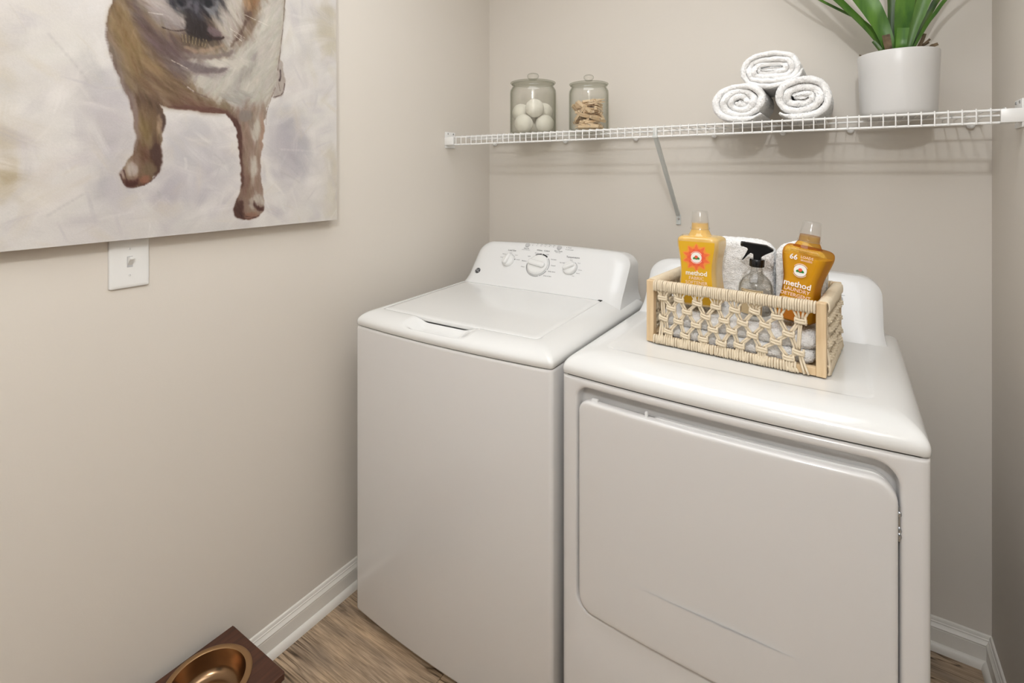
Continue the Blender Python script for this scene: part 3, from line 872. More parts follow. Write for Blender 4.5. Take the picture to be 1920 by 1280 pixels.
for d, dep in ((-0.006, 0.0), (-0.002, 0.001), (0.0, 0.003), (0.0015, 0.007), (0.003, 0.014), (0.0045, 0.023), (0.0065, 0.027), (0.012, 0.029), (0.02, 0.0295)):
    rings.append(fr_ring(*ins(d), dep))
mb.loft(rings, cap0=False)
obj('front_panel', mb, M['enamel'], dry, angle=50)
# door: rounded slab, slightly bowed
def door_y(x):
    return dy_front(x) - 0.0065 - 0.004 * (1 - (x / 0.3) ** 2)
def door_ring(d, dep, x0=0.8545 - DXC, x1=1.4495 - DXC, z0=0.3615, z1=0.8465, r=(0.036, 0.03, 0.040, 0.027)):
    return [(x, door_y(x) + dep, z) for x, z in rrect(x0 + d, x1 - d, z0 + d, z1 - d, tuple(max(q - d, 0.003) for q in r), 10, 28)]
mb = MB()
mb.loft([door_ring(0.004, 0.0215), door_ring(0, 0.0195), door_ring(0, 0.008), door_ring(0.0008, 0.004), door_ring(0.0028, 0.0013), door_ring(0.006, 0.0003), door_ring(0.011, 0.0), door_ring(0.05, 0.0), door_ring(0.12, 0.0)])
door = obj('door', mb, M['enamel'], dry, angle=50)
mb = MB()
mb.loft([door_ring(0.012, 0.029, z1=0.8570, x0=1.015 - DXC), door_ring(0.008, 0.027, z1=0.8570, x0=1.015 - DXC), door_ring(0.008, 0.0165, z1=0.8570, x0=1.015 - DXC), door_ring(0.012, 0.0155, z1=0.8570, x0=1.015 - DXC)])
obj('door_liner', mb, M['panel'], door)
for tx, w_ in ((0.884, 0.016), (1.012, 0.007)):
    yb = door_y(tx + 0.006 - DXC)
    mb = MB().box(tx - DXC, tx - DXC + w_, yb + 0.010, yb + 0.020, 0.838, 0.8525 if w_ > .01 else 0.857, 0.0025)
    obj('door_tab', mb, M['panel'], door)
mb = MB()
xg = 1.4505 - DXC
yg = dy_front(xg)
mb.box(xg - 0.001, xg + 0.0025, yg + 0.004, yg + 0.018, 0.742, 0.802, 0.0008)
for z in (0.752, 0.762, 0.79):
    mb.lathe([(0.0035, -0.003), (0.0042, 0.0), (0.0035, 0.003)], 12, (xg + 0.0005, yg + 0.004, z))
obj('door_hinge', mb, M['chrome'], dry, label='small metal door hinge in the gap at the right')
mb = MB()
mb.loft([[(x * 0.983, yy * 0.983, z) for x, yy in fpd] for z in (0.889, 0.9)])
obj('seam_gasket', mb, M['dark_gap'], dry)
# top cover with shallow recessed centre
mb = MB()
rings, inner = top_cover_rings(-0.283, 0.283, -0.268, 0.20, [(x * 1.003, yy * 1.002) for x, yy in fpd], 0.03, 0.8965, 0.9455, False)
for d, dz in ((0.012, 0.0008), (0.016, 0.0004), (0.019, -0.0006), (0.024, -0.001)):
    rings.append([(x * (1 - d / 0.283), -0.034 + (yy + 0.034) * (1 - d / 0.234), 0.9455 + dz) for x, yy in inner])
mb.loft(rings)
obj('top_cover', mb, M['plastic'], dry, angle=60)
PD = panel_frame(0.137, 0.9465, 0.247, 1.098, -0.004)
control_panel(dry, 'control_panel', PD, 0.328, 0.3085, 0.193, 0.014)
mb = MB().lathe([(0.0095, 0), (0.0095, 0.006), (0.0085, 0.009), (0.006, 0.010), (0.0004, 0.010)], 28)
sx_ = 1.3585 - DXC + 0.004
obj('button', mb, M['light_grey'], dry, PD @ Matrix.Translation((sx_, 0.1075, 0)), 'round grey start button')
link('lettering', text_mesh('dryer_lettering', [('Start', sx_ - 0.004, 0.1285, 0.0115)], M['black_print'], 0.006, 0.0005), dry, PD)
link('lettering', text_mesh('dryer_small_lettering', [('hold to start', sx_ + 0.002, 0.1205, 0.0048)], M['grey_print'], 0.006, 0.0005), dry, PD)
knob(dry, PD, -0.03, 0.10, 0.0385, 0.02, 1.2)
knob(dry, PD, -0.17, 0.10, 0.024, 0.02, 0.9)

# ------------------------------------------------------------------ painting on the left wall
CW, CH, CT = 0.88, 0.90, 0.0344            # canvas width, height, depth
def make_paint():
    """oil-style picture painted into an array: soft colour shapes, then brush strokes, then fine lines"""
    R = 1.25                                # mm per cell
    w, h = int(CW * 1000 / R), int(CH * 1000 / R)
    rng = np.random.default_rng(5)
    img = np.empty((h, w, 3), np.float32)
    img[:] = np.array((205, 200, 195), np.float32)
    ang = np.full((h, w), math.radians(35), np.float32)
    isdog = np.zeros((h, w), np.float32)
    gx, gy = np.meshgrid(np.arange(w) + 0.5, np.arange(h) + 0.5)
    def P(pts):                             # canvas mm (from right edge, from bottom) -> cells, x to the right
        return [((CW * 1000 - a) / R, b / R) for a, b in pts]
    def blur(mk, r):
        r = int(round(r))
        if r < 1:
            return mk
        for _ in range(2):
            for ax_ in (0, 1):
                pad = [(0, 0), (0, 0)]
                pad[ax_] = (r + 1, r)
                c = np.cumsum(np.pad(mk, pad, mode='edge'), axis=ax_)
                if ax_ == 0:
                    mk = (c[2 * r + 1:] - c[:-2 * r - 1]) / (2 * r + 1)
                else:
                    mk = (c[:, 2 * r + 1:] - c[:, :-2 * r - 1]) / (2 * r + 1)
        return mk
    def chaikin(q, closed, it=2):
        for _ in range(it):
            o_ = [] if closed else [q[0]]
            for (x0, y0), (x1, y1) in zip(q, q[1:] + (q[:1] if closed else [])):
                o_ += [(0.75 * x0 + 0.25 * x1, 0.75 * y0 + 0.25 * y1), (0.25 * x0 + 0.75 * x1, 0.25 * y0 + 0.75 * y1)]
            q = o_ if closed else o_ + [q[-1]]
        return q
    def fill(pts):
        q = chaikin(P(pts), True)
        mk = np.zeros((h, w), bool)
        for (x0, y0), (x1, y1) in zip(q, q[1:] + q[:1]):
            if y0 == y1:
                continue
            cond = ((y0 > gyn) != (y1 > gyn)) & (gxn < (x1 - x0) * (gyn - y0) / (y1 - y0) + x0)
            mk ^= cond
        return mk.astype(np.float32)
    wob = [blur(rng.normal(0, 1, (h, w)).astype(np.float32), 3) * 9 + blur(rng.normal(0, 1, (h, w)).astype(np.float32), 9) * 22 for _ in range(2)]
    gxn, gyn = gx + wob[0], gy + wob[1]
    dog = False
    tone = lambda c, d: np.array(c, np.float32) * (np.array((0.86, 0.86, 0.87), np.float32) if d else np.array((0.97, 0.97, 0.97), np.float32))
    for col, bl, an, pts in PAINT_POLYS:
        if bl == 3 and not dog:
            # background strokes before the dog goes on
            pal = [(224, 220, 214), (214, 208, 202), (168, 162, 167), (182, 177, 180), (196, 186, 168), (205, 200, 196)]
            strokes(img, ang, rng, 900, (24, 60), (8, 18), 6.0, 0.55, None)
            strokes(img, ang, rng, 900, (10, 42), (4, 12), 5.0, 0.62, None, pal)
            strokes(img, ang, rng, 260, (10, 34), (1.2, 3.2), 6.0, 0.5, None, pal)
            dog = True
        mk = fill(pts)
        soft = blur(mk, bl / R * (0.30 if not dog else 0.5))
        img += (tone(col, dog) - img) * soft[..., None]
        ang[mk > 0.5] = math.radians(-an if an < 90 else 180 - an)
        if dog:
            isdog[mk > 0.5] = 1
    strokes(img, ang, rng, 9000, (10, 34), (1.6, 4.5), 11.0, 0.55, isdog)
    # re-state the sharp dark shapes over the strokes
    for col, bl, an, pts in PAINT_POLYS:
        if bl in (2.5, 3.0, 4, 5, 6) and pts[0] != PAINT_POLYS[0][3][0] and bl < 7:
            ext_ = [max(q_[k_] for q_ in pts) - min(q_[k_] for q_ in pts) for k_ in (0, 1)]
            big_ = ext_[0] * ext_[1] > 14000
            if big_:
                continue
            soft = blur(fill(pts), 1.2) * (0.85 if sum(col) < 420 else 0.6)
            img += (tone(col, True) - img) * soft[..., None]
    strokes(img, ang, rng, 3200, (4, 13), (0.7, 1.8), 12.0, 0.34, isdog)
    for col, wd, al, pts in PAINT_LINES:
        q = chaikin(P(pts), False)
        al *= 0.75
        for (x0, y0), (x1, y1) in zip(q, q[1:]):
            dx, dy = x1 - x0, y1 - y0
            l2 = dx * dx + dy * dy + 1e-6
            bx0, bx1 = max(int(min(x0, x1) - 6), 0), min(int(max(x0, x1) + 7), w)
            by0, by1 = max(int(min(y0, y1) - 6), 0), min(int(max(y0, y1) + 7), h)
            if bx0 >= bx1 or by0 >= by1:
                continue
            sx, sy = gx[by0:by1, bx0:bx1], gy[by0:by1, bx0:bx1]
            t = np.clip(((sx - x0) * dx + (sy - y0) * dy) / l2, 0, 1)
            d = np.hypot(sx - x0 - t * dx, sy - y0 - t * dy) * R
            k = np.clip(1.2 - d / (wd * 0.75), 0, 1) * al
            img[by0:by1, bx0:bx1] += (np.array(col, np.float32) - img[by0:by1, bx0:bx1]) * k[..., None]
    img += rng.normal(0, 1.6, (h, w, 1)).astype(np.float32)
    return np.clip(img, 0, 255), R

def strokes(img, ang, rng, n, lr, wr, jit, alpha, mask, tint=None):
    h, w, _ = img.shape
    if mask is not None:
        ys_, xs_ = np.nonzero(mask)
    src = img.copy()
    for _i in range(n):
        if mask is None:
            x, y = rng.uniform(0, w), rng.uniform(0, h)
        else:
            j = rng.integers(len(xs_))
            x, y = xs_[j], ys_[j]
        xi, yi = int(min(x, w - 1)), int(min(y, h - 1))
        a = ang[yi, xi] + rng.normal(0, 0.5 if mask is None else 0.22)
        if mask is None and rng.random() < 0.3:
            a += PI / 2
        ln, wd = rng.uniform(*lr), rng.uniform(*wr)
        c = src[yi, xi] + rng.normal(0, jit) + rng.normal(0, jit * 0.15, 3)
        if tint is not None:
            c = c + (np.array(tint[rng.integers(len(tint))], np.float32) - c) * rng.uniform(0.15, 0.75)
        rad = int(ln + wd) + 1
        x0, x1, y0, y1 = max(xi - rad, 0), min(xi + rad, w), max(yi - rad, 0), min(yi + rad, h)
        sx, sy = np.meshgrid(np.arange(x0, x1) - x, np.arange(y0, y1) - y)
        u = sx * math.cos(a) + sy * math.sin(a)
        v = -sx * math.sin(a) + sy * math.cos(a) + 0.0012 * u * u * rng.normal(0, 1)
        k = np.clip(1.3 - np.abs(u) / ln, 0, 1) * np.clip(1.4 - np.abs(v) / wd, 0, 1) ** 0.7
        nb_ = max(int(wd * 2.2), 4)
        k *= np.interp(v, np.linspace(-wd * 1.5, wd * 1.5, nb_), rng.uniform(0.35, 1.0, nb_)) * alpha
        if mask is not None:
            k = k * mask[y0:y1, x0:x1]
        img[y0:y1, x0:x1] += (c - img[y0:y1, x0:x1]) * np.clip(k, 0, 1)[..., None]

img, RES = make_paint()
paint = thing('dog_painting', 'large unframed canvas painting of a tan and white dog, hung above the light switch', 'painting',
              (0.0006, -0.8691 - CW / 2, 1.2222), 0, rot=(math.radians(0.33), 0, 0))
# local: y runs along the wall (right edge of the picture at +CW/2), z up, x out of the wall
step_a = list(np.arange(0, 0.78, 0.0015)) + list(np.linspace(0.78, CW, 20))
step_b = list(np.arange(0, 0.73, 0.0015)) + list(np.linspace(0.73, CH, 24))
na, nb = len(step_a), len(step_b)
A_, B_ = np.meshgrid(np.array(step_a), np.array(step_b))
co = np.stack([np.full_like(A_, CT), CW / 2 - A_, B_], -1).reshape(-1, 3).astype(np.float32)
ii, jj = np.meshgrid(np.arange(nb - 1), np.arange(na - 1), indexing='ij')
q = np.stack([ii * na + jj, (ii + 1) * na + jj, (ii + 1) * na + jj + 1, ii * na + jj + 1], -1).reshape(-1, 4).astype(np.int32)
me = bpy.data.meshes.new('painted_canvas')
me.vertices.add(len(co)); me.vertices.foreach_set('co', co.ravel())
me.loops.add(q.size); me.loops.foreach_set('vertex_index', q.ravel()[::1])
me.polygons.add(len(q)); me.polygons.foreach_set('loop_start', np.arange(0, q.size, 4, dtype=np.int32))
me.update(calc_edges=True)
ca = me.color_attributes.new('paint', 'FLOAT_COLOR', 'POINT')
cx_ = np.clip(((CW - A_) * 1000 / RES).astype(int), 0, img.shape[1] - 1)
cy_ = np.clip((B_ * 1000 / RES).astype(int), 0, img.shape[0] - 1)
px_c = (img[cy_, cx_] / 255.0).reshape(-1, 3)
px_c = np.where(px_c <= 0.04045, px_c / 12.92, ((px_c + 0.055) / 1.055) ** 2.4)
ca.data.foreach_set('color', np.concatenate([px_c, np.ones((len(px_c), 1))], 1).astype(np.float32).ravel())
me.materials.append(M['painting'])
link('painted_canvas', me, paint)
mb = MB()
mb.box(0.016, CT - 0.0003, -CW / 2, CW / 2, 0.0, 0.0022)
mb.box(0.016, CT - 0.0003, -CW / 2, CW / 2, CH - 0.0022, CH)
mb.box(0.016, CT - 0.0003, -CW / 2, -CW / 2 + 0.0022, 0.0022, CH - 0.0022)
mb.box(0.016, CT - 0.0003, CW / 2 - 0.0022, CW / 2, 0.0022, CH - 0.0022)
obj('canvas_edge', mb, M['canvas_edge'], paint, smooth=False)
for y0, y1, z0, z1 in ((-CW / 2 + .002, CW / 2 - .002, .002, .042), (-CW / 2 + .002, CW / 2 - .002, CH - .042, CH - .002),
                       (-CW / 2 + .002, -CW / 2 + .042, .042, CH - .042), (CW / 2 - .042, CW / 2 - .002, .042, CH - .042)):
    obj('stretcher_bar', MB().box(0.002, 0.030, y0, y1, z0, z1, 0.001, 1), M['stretcher'], paint, smooth=False)

# ------------------------------------------------------------------ light switch
sw = thing('light_switch', 'white single light switch plate half hidden under the painting', 'light switch', (0.0005, -1.4150, 1.168))
mb = MB()
rings = []
for d, x in ((0, 0), (0, 0.0025), (0.0012, 0.0048), (0.004, 0.0060), (0.008, 0.0063)):
    rings.append([(x, yy, zz) for yy, zz in rrect(-0.0395 + d, 0.0395 - d, -0.0595 + d, 0.0595 - d, max(0.004 - d * .4, .001), 4, 6)])
mb.loft(rings)
obj('plate', mb, M['switch'], sw)
mb = MB().box(0.0064, 0.0069, -0.0056, 0.0056, -0.0125, 0.0125)
obj('slot', mb, M['light_grey'], sw, smooth=False)
mb = MB()
mb.loft([[(0.0066, -0.0047, -0.008), (0.0066, 0.0047, -0.008), (0.0066, 0.0047, 0.0105), (0.0066, -0.0047, 0.0105)],
         [(0.0135, -0.0042, 0.002), (0.0135, 0.0042, 0.002), (0.0135, 0.0042, 0.0112), (0.0135, -0.0042, 0.0112)],
         [(0.0175, -0.0036, 0.0065), (0.0175, 0.0036, 0.0065), (0.0175, 0.0036, 0.0125), (0.0175, -0.0036, 0.0125)]])
obj('toggle', mb, M['switch'], sw, smooth=False)
for z in (-0.030, 0.030):
    mb = MB().lathe([(0.0032, 0), (0.0032, 0.0006), (0.0024, 0.0012), (0.0003, 0.0012)], 16).xform(Matrix.Translation((0.0062, 0, z)) @ Matrix.Rotation(PI / 2, 4, 'Y'))
    s_ = obj('screw', mb, M['switch'], sw)
    obj('screw_slot', MB().box(0.0074, 0.0076, -0.0004, 0.0004, z - 0.0022, z + 0.0022), M['grey_print'], s_, smooth=False)

# ------------------------------------------------------------------ wire shelf
SZ = 1.5205          # centre height of the deck wires
SD = 0.306           # depth
shelf = thing('wire_shelf', 'long white coated wire shelf fixed across the back wall', 'shelf', (0, 0, SZ))
ZR = -0.0045
def rail(y, z, r, x0=0.012, x1=ROOM_W - 0.012):
    obj('rail', MB().tube([(x0, y, z), (x1, y, z)], r, 12), M['vinyl'], shelf)
rail(-SD + 0.0035, ZR, 0.0032)
rail(-SD + 0.0035, -0.0335, 0.0032)
rail(-SD * 0.5, ZR, 0.0030)
rail(-0.013, ZR - 0.0075, 0.0036, 0.03, 1.692)
wire_pts = [(0, -0.008, 0), (0, -0.15, 0), (0, -SD + 0.002, 0), (0, -SD - 0.0012, -0.001), (0, -SD - 0.0022, -0.004), (0, -SD - 0.0022, -0.036)]
wm = MB().tube(wire_pts, 0.00155, 6).mesh('wire', M['vinyl'])
nw = 66
for i in range(nw):
    link('wire', wm, shelf, Matrix.Translation((0.03 + (ROOM_W - 0.06) * i / (nw - 1), 0, 0)))
for cx in (0.040, 0.398, 0.700, 0.985, 1.200, 1.3865, 1.667):
    mb = MB()
    mb.lathe([(0.0062, 0), (0.0062, 0.006), (0.0086, 0.008), (0.0098, 0.0125), (0.0086, 0.018), (0.005, 0.0215), (0.0005, 0.0225)], 20)
    mb.xform(Matrix.Translation((cx, -0.0006, -0.0165)) @ Matrix.Rotation(PI / 2, 4, 'X'))
    obj('wall_clip', mb, M['vinyl'], shelf)
# end brackets on the side walls
for s in (1, -1):
    x = lambda d: d if s > 0 else ROOM_W - d
    def bx(d0, d1, y0, y1, z0, z1, bev):
        a, b = sorted((x(d0), x(d1)))
        return MB().box(a, b, y0, y1, z0, z1, bev, 2)
    mb = bx(0.0006, 0.046 if s > 0 else 0.040, -SD - 0.010, -SD - 0.0045, -0.0345, -0.0025, 0.0015)
    e = bx(0.0006, 0.046 if s > 0 else 0.040, -SD - 0.008, -SD + 0.012, -0.0350, -0.0315, 0.001)
    mb.add(e.v, e.f)
    e = bx(0.0006, 0.004, -SD - 0.008, -SD + 0.055, -0.046, 0.020, 0.0015)
    mb.add(e.v, e.f)
    br = obj('end_bracket', mb, M['vinyl'], shelf)
    for yy in (-SD + 0.008, -SD + 0.042):
        sc = MB().lathe([(0.0038, 0), (0.0038, 0.0008), (0.0026, 0.0018), (0.0004, 0.0018)], 14)
        sc.xform(Matrix.Translation((x(0.004), yy, 0.0125)) @ Matrix.Rotation(s * PI / 2, 4, 'Y'))
        obj('screw', sc, M['chrome'], br)
# diagonal brace with its foot on the wall
p0, p1 = Vector((0.8665, -SD + 0.004, -0.034)), Vector((0.8570, -0.0065, 1.2185 - SZ))
d = (p1 - p0).normalized()
sxv = Vector((1, 0, 0))
nv = sxv.cross(d).normalized()
mb = MB()
prof = [(-0.0068, 0.004), (-0.0068, -0.003), (-0.0045, -0.0052), (0.0045, -0.0052), (0.0068, -0.003), (0.0068, 0.004), (0.0054, 0.004), (0.0054, -0.0022), (0.004, -0.0038), (-0.004, -0.0038), (-0.0054, -0.0022), (-0.0054, 0.004)]
mb.loft([[p + sxv * a + nv * b for a, b in prof] for p in (p0, p1)])
brace = obj('brace', mb, M['brace'], shelf, angle=30)
zf = 1.2040 - SZ
mb = MB().box(0.8495, 0.8665, -0.0036, -0.0006, zf - 0.0185, zf + 0.0155, 0.001)
e = MB().box(0.8495, 0.8665, -0.0075, -0.0006, zf - 0.0215, zf - 0.0180, 0.001)
mb.add(e.v, e.f)
foot = obj('brace_foot', mb, M['brace'], brace)
sc = MB().lathe([(0.0042, 0), (0.0042, 0.001), (0.003, 0.0022), (0.0004, 0.0022)], 16).xform(Matrix.Translation((0.8578, -0.0036, zf - 0.001)) @ Matrix.Rotation(PI / 2, 4, 'X'))
obj('screw', sc, M['chrome'], brace, label='dark zinc screw head')
mb = MB().box(0.8585, 0.8745, -SD - 0.0045, -SD + 0.010, -0.038, -0.030, 0.0015)
e = MB().box(0.8600, 0.8730, -SD - 0.001, -SD + 0.006, -0.033, -0.004, 0.001)
mb.add(e.v, e.f)
obj('brace_hook', mb, M['brace'], brace)
ST = SZ + 0.0017     # top of the wires

# ------------------------------------------------------------------ glass jars
def glass_jar(name, label, x, y, R, H, lid_h):
    t = thing(name, label, 'jar', (x, y, ST))
    w = 0.0032
    out = [(0.0004, 0.0), (R * 0.86, 0.0), (R * 0.96, 0.003), (R, 0.012), (R, H * 0.82), (R * 0.985, H * 0.875), (R * 0.93, H * 0.92), (R * 0.885, H * 0.945),
           (R * 0.885, H * 0.965), (R * 0.93, H * 0.985), (R * 0.93, H)]
    inn = [(R * 0.93 - w, H), (R * 0.885 - w, H * 0.975), (R * 0.885 - w, H * 0.945), (R * 0.93 - w, H * 0.915), (R * 0.985 - w, H * 0.87), (R - w, H * 0.81), (R - w, 0.016), (R * 0.9 - w, 0.0085), (0.0004, 0.0075)]
    obj('body', MB().lathe(out + inn, 72, cap0=True, cap1=True), M['glass'], t, angle=50)
    z = H
    lid = [(0.0004, z + 0.0012), (R * 0.84, z + 0.0012), (R * 0.90, z + 0.0008), (R * 0.975, z + 0.0016), (R * 0.992, z + 0.0035), (R * 0.975, z + 0.0058), (R * 0.90, z + 0.0078), (R * 0.66, z + 0.0105), (R * 0.42, z + 0.0130),
           (R * 0.27, z + 0.0150), (R * 0.22, z + 0.0165), (0.0004, z + 0.0168)]
    l = obj('lid', MB().lathe(lid, 72), M['glass'], t, angle=50)
    k = lid_h
    kr, kz, kh = R * 0.255, z + 0.0165, k - 0.0165
    kn = [(0.0004, kz), (kr * 0.66, kz + 0.0002), (kr * 0.72, kz + kh * 0.12)] + [(kr * math.cos(a) ** 0.6, kz + kh * (0.56 + 0.44 * math.sin(a))) for a in np.linspace(-1.0, 1.45, 12)] + [(0.0004, kz + kh)]
    obj('knob', MB().lathe(kn, 40), M['glass'], l)
    return t
J1 = (0.3215, -0.148)
J2 = (0.5640, -0.146)
glass_jar('glass_jar', 'larger lidded glass jar holding white wool balls, left on the shelf', *J1, 0.0920, 0.2060, 0.044)
glass_jar('glass_jar', 'smaller lidded glass jar full of wooden clothespins on the shelf', *J2, 0.0738, 0.1785, 0.040)
cd = (Vector(cam.location) - Vector((*J1, 0)))
fw = Vector((cd.x, cd.y, 0)).normalized()          # from the jar towards the camera
rt = Vector((-fw.y, fw.x, 0))
rt = rt if rt.x > 0 else -rt
BR = 0.0366
balls = [(-0.0335, 0.024, 0.0), (0.0400, 0.022, 0.0), (0.002, -0.0455, 0.0), (0.0125, 0.026, 0.0635), (-0.042, -0.020, 0.0555), (0.036, -0.036, 0.0560)]
pos = [Vector((a, b, BR + 0.0085 + z)) for a, b, z in balls]
for _i in range(300):                                    # settle: push overlapping balls apart inside the jar
    for i in range(6):
        for j in range(i + 1, 6):
            d = pos[j] - pos[i]
            o_ = 2 * BR + 0.0006 - d.length
            if o_ > 0:
                pos[i] -= d.normalized() * o_ * 0.5
                pos[j] += d.normalized() * o_ * 0.5
        rad = math.hypot(pos[i].x, pos[i].y)
        lim = 0.0920 - 0.0032 - BR - 0.0008
        if rad > lim:
            pos[i].x *= lim / rad
            pos[i].y *= lim / rad
        pos[i].z = max(pos[i].z - 0.00015, BR + 0.0085)
balls = [(p_.x, p_.y, p_.z) for p_ in pos]
bl = ['white wool dryer ball at the lower left of the larger jar', 'white wool dryer ball at the lower right of the larger jar', 'white wool dryer ball at the bottom rear of the larger jar, behind two others',
      'white wool dryer ball resting on top at the front of the larger jar', 'white wool dryer ball at the upper left rear of the larger jar', 'white wool dryer ball at the upper right rear of the larger jar']
bm = bmesh.new()
bmesh.ops.create_icosphere(bm, subdivisions=4, radius=BR)
for v in bm.verts:
    v.co += v.co.normalized() * (noise.noise(v.co * 60) * 0.0008 + noise.noise(v.co * 160) * 0.0004)
ball_me = bpy.data.meshes.new('wool_ball')
bm.to_mesh(ball_me)
bm.free()
ball_me.materials.append(M['wool'])
ball_me.polygons.foreach_set('use_smooth', [True] * len(ball_me.polygons))
for (a, b, z), lb in zip(balls, bl):
    p = Vector((*J1, ST + z)) + rt * a + fw * b
    o = link('dryer_ball', ball_me, None, Matrix.Translation(p) @ Matrix.Rotation(a * 40, 4, 'Z') @ Matrix.Rotation(b * 50, 4, 'X'))
    tag(o, lb, 'dryer ball', 'wool balls in the larger jar')

# clothespins: two tapered prongs and a wire spring
def pin_mesh():
    mb = MB()
    for s in (1, -1):
        pts = [(-0.036, 0.0010, 0.0060), (-0.020, 0.0008, 0.0068), (-0.006, 0.0006, 0.0066), (0.0, 0.0014, 0.0060), (0.006, 0.0006, 0.0066), (0.018, 0.0014, 0.0070), (0.036, 0.0036, 0.0066)]
        rings = []
        for x, a, b in pts:
            y0, y1 = sorted((s * a, s * b))
            rings.append([(x, y0, -0.0048), (x, y1, -0.0048), (x, y1, 0.0048), (x, y0, 0.0048)])
        mb.loft(rings)
    mb.cur = 1
    mb.tube([(0.001 + 0.0032 * math.cos(a), 0.0032 * math.sin(a), -0.0058 + 0.0116 * a / (6 * PI)) for a in np.linspace(0, 6 * PI, 25)], 0.0006, 4)
    mb.tube([(0.004, 0.0, -0.0056), (0.007, 0.0070, -0.0054), (0.007, 0.0076, 0.0)], 0.0006, 4)
    mb.tube([(0.004, 0.0, 0.0056), (0.007, -0.0070, 0.0054), (0.007, -0.0076, 0.0)], 0.0006, 4)
    return mb.mesh('clothespin', [M['pin_wood'], M['chrome']], False)
pm = pin_mesh()
rg = random.Random(11)
npin = 0
for layer in range(11):
    for k in range(5):
        for _try in range(60):
            yaw = rg.uniform(0, PI) if layer % 2 else rg.uniform(-0.9, 1.2)
            off = (k - 2) * 0.0225 + rg.uniform(-0.005, 0.005)
            tilt = rg.uniform(-0.3, 0.3) if k not in (0, 4) else rg.uniform(-0.75, 0.75)
            if layer == 10:
                tilt = rg.uniform(-0.3, -0.05)
            d = Vector((math.cos(yaw), math.sin(yaw), 0))
            s = Vector((-d.y, d.x, 0))
            c = s * off + d * rg.uniform(-0.012, 0.012)
            zc = ST + 0.019 + layer * 0.0094 + rg.uniform(-0.002, 0.002)
            ext = max((c + d * 0.0375 * math.cos(tilt) + s * 0.006).length, (c - d * 0.0375 * math.cos(tilt) - s * 0.006).length,
                      (c + d * 0.0375 * math.cos(tilt) - s * 0.006).length, (c - d * 0.0375 * math.cos(tilt) + s * 0.006).length)
            zmin = zc - abs(math.sin(tilt)) * 0.037 - 0.007
            if ext < 0.0685 and zmin > ST + 0.0085:
                break
        else:
            continue
        if layer == 10 and k > 2:
            continue
        mt = Matrix.Translation((J2[0] + c.x, J2[1] + c.y, zc)) @ Matrix.Rotation(yaw, 4, 'Z') @ Matrix.Rotation(tilt, 4, 'Y') @ Matrix.Rotation(rg.choice((0, PI / 2, 0.5, -0.6)), 4, 'X')
        o = link('clothespin', pm, None, mt)
        tag(o, 'small wooden spring clothespin heaped inside the smaller glass jar', 'clothespin', 'clothespins in the smaller jar')
        npin += 1

# ------------------------------------------------------------------ rolled towels on the shelf
def pile(o, n, seed, h=0.0009, w=0.0018, keep=None):
    """terry loops: many tiny tufts standing on a towel's surface, one stuff part"""
    me = o.data
    rs = np.random.default_rng(seed)
    me.calc_loop_triangles()
    tri = np.empty(len(me.loop_triangles) * 3, np.int32)
    me.loop_triangles.foreach_get('vertices', tri)
    tri = tri.reshape(-1, 3)
    co = np.empty(len(me.vertices) * 3, np.float32)
    me.vertices.foreach_get('co', co)
    co = co.reshape(-1, 3)
    p0, p1, p2 = co[tri[:, 0]], co[tri[:, 1]], co[tri[:, 2]]
    nr = np.cross(p1 - p0, p2 - p0)
    ar = np.linalg.norm(nr, axis=1) + 1e-12
    wt = ar.copy()
    if keep is not None:
        wt = wt * keep((p0 + p1 + p2) / 3)
    ix = rs.choice(len(tri), n, p=wt / wt.sum())
    r1, r2 = np.sqrt(rs.random((n, 1))), rs.random((n, 1))
    p = p0[ix] * (1 - r1) + p1[ix] * r1 * (1 - r2) + p2[ix] * r1 * r2
    nn = nr[ix] / ar[ix][:, None] + rs.normal(0, 0.25, (n, 3))
    nn /= np.linalg.norm(nn, axis=1)[:, None]
    t1 = np.cross(nn, rs.normal(0, 1, (n, 3)))
    t1 /= np.linalg.norm(t1, axis=1)[:, None]
    t2 = np.cross(nn, t1)
    hh = h * rs.uniform(0.6, 1.25, (n, 1))
    ww = w * rs.uniform(0.7, 1.2, (n, 1))
    base = p - nn * h * 0.3
    quads = [base + t1 * ww, base - t1 * ww * 0.5 + t2 * ww * 0.87, base - t1 * ww * 0.5 - t2 * ww * 0.87]
    tip = p + nn * hh
    vs_ = np.concatenate([np.stack([q_ for q_ in quads], 1), np.stack([tip + (q_ - base) * 0.66 for q_ in quads], 1)], 1)
    f = np.array([[0, 1, 4, 3], [1, 2, 5, 4], [2, 0, 3, 5], [3, 4, 5, 5]])
    fs = []
    for k in range(3):
        fs.append(np.arange(n)[:, None] * 6 + f[k][None, :])
    quadsf = np.concatenate(fs).astype(np.int32)
    tops = (np.arange(n)[:, None] * 6 + np.array([[3, 4, 5]])).astype(np.int32)
    m2 = bpy.data.meshes.new('terry_pile')
    m2.vertices.add(n * 6)
    m2.vertices.foreach_set('co', vs_.astype(np.float32).ravel())
    nl = quadsf.size + tops.size
    m2.loops.add(nl)
    m2.loops.foreach_set('vertex_index', np.concatenate([quadsf.ravel(), tops.ravel()]))
    m2.polygons.add(len(quadsf) + n)
    m2.polygons.foreach_set('loop_start', np.concatenate([np.arange(0, quadsf.size, 4), quadsf.size + np.arange(0, tops.size, 3)]).astype(np.int32))
    m2.update(calc_edges=True)
    m2.materials.append(M['loop'])
    q_ = link('terry_pile', m2, o)
    q_['kind'] = 'stuff'
    return q_

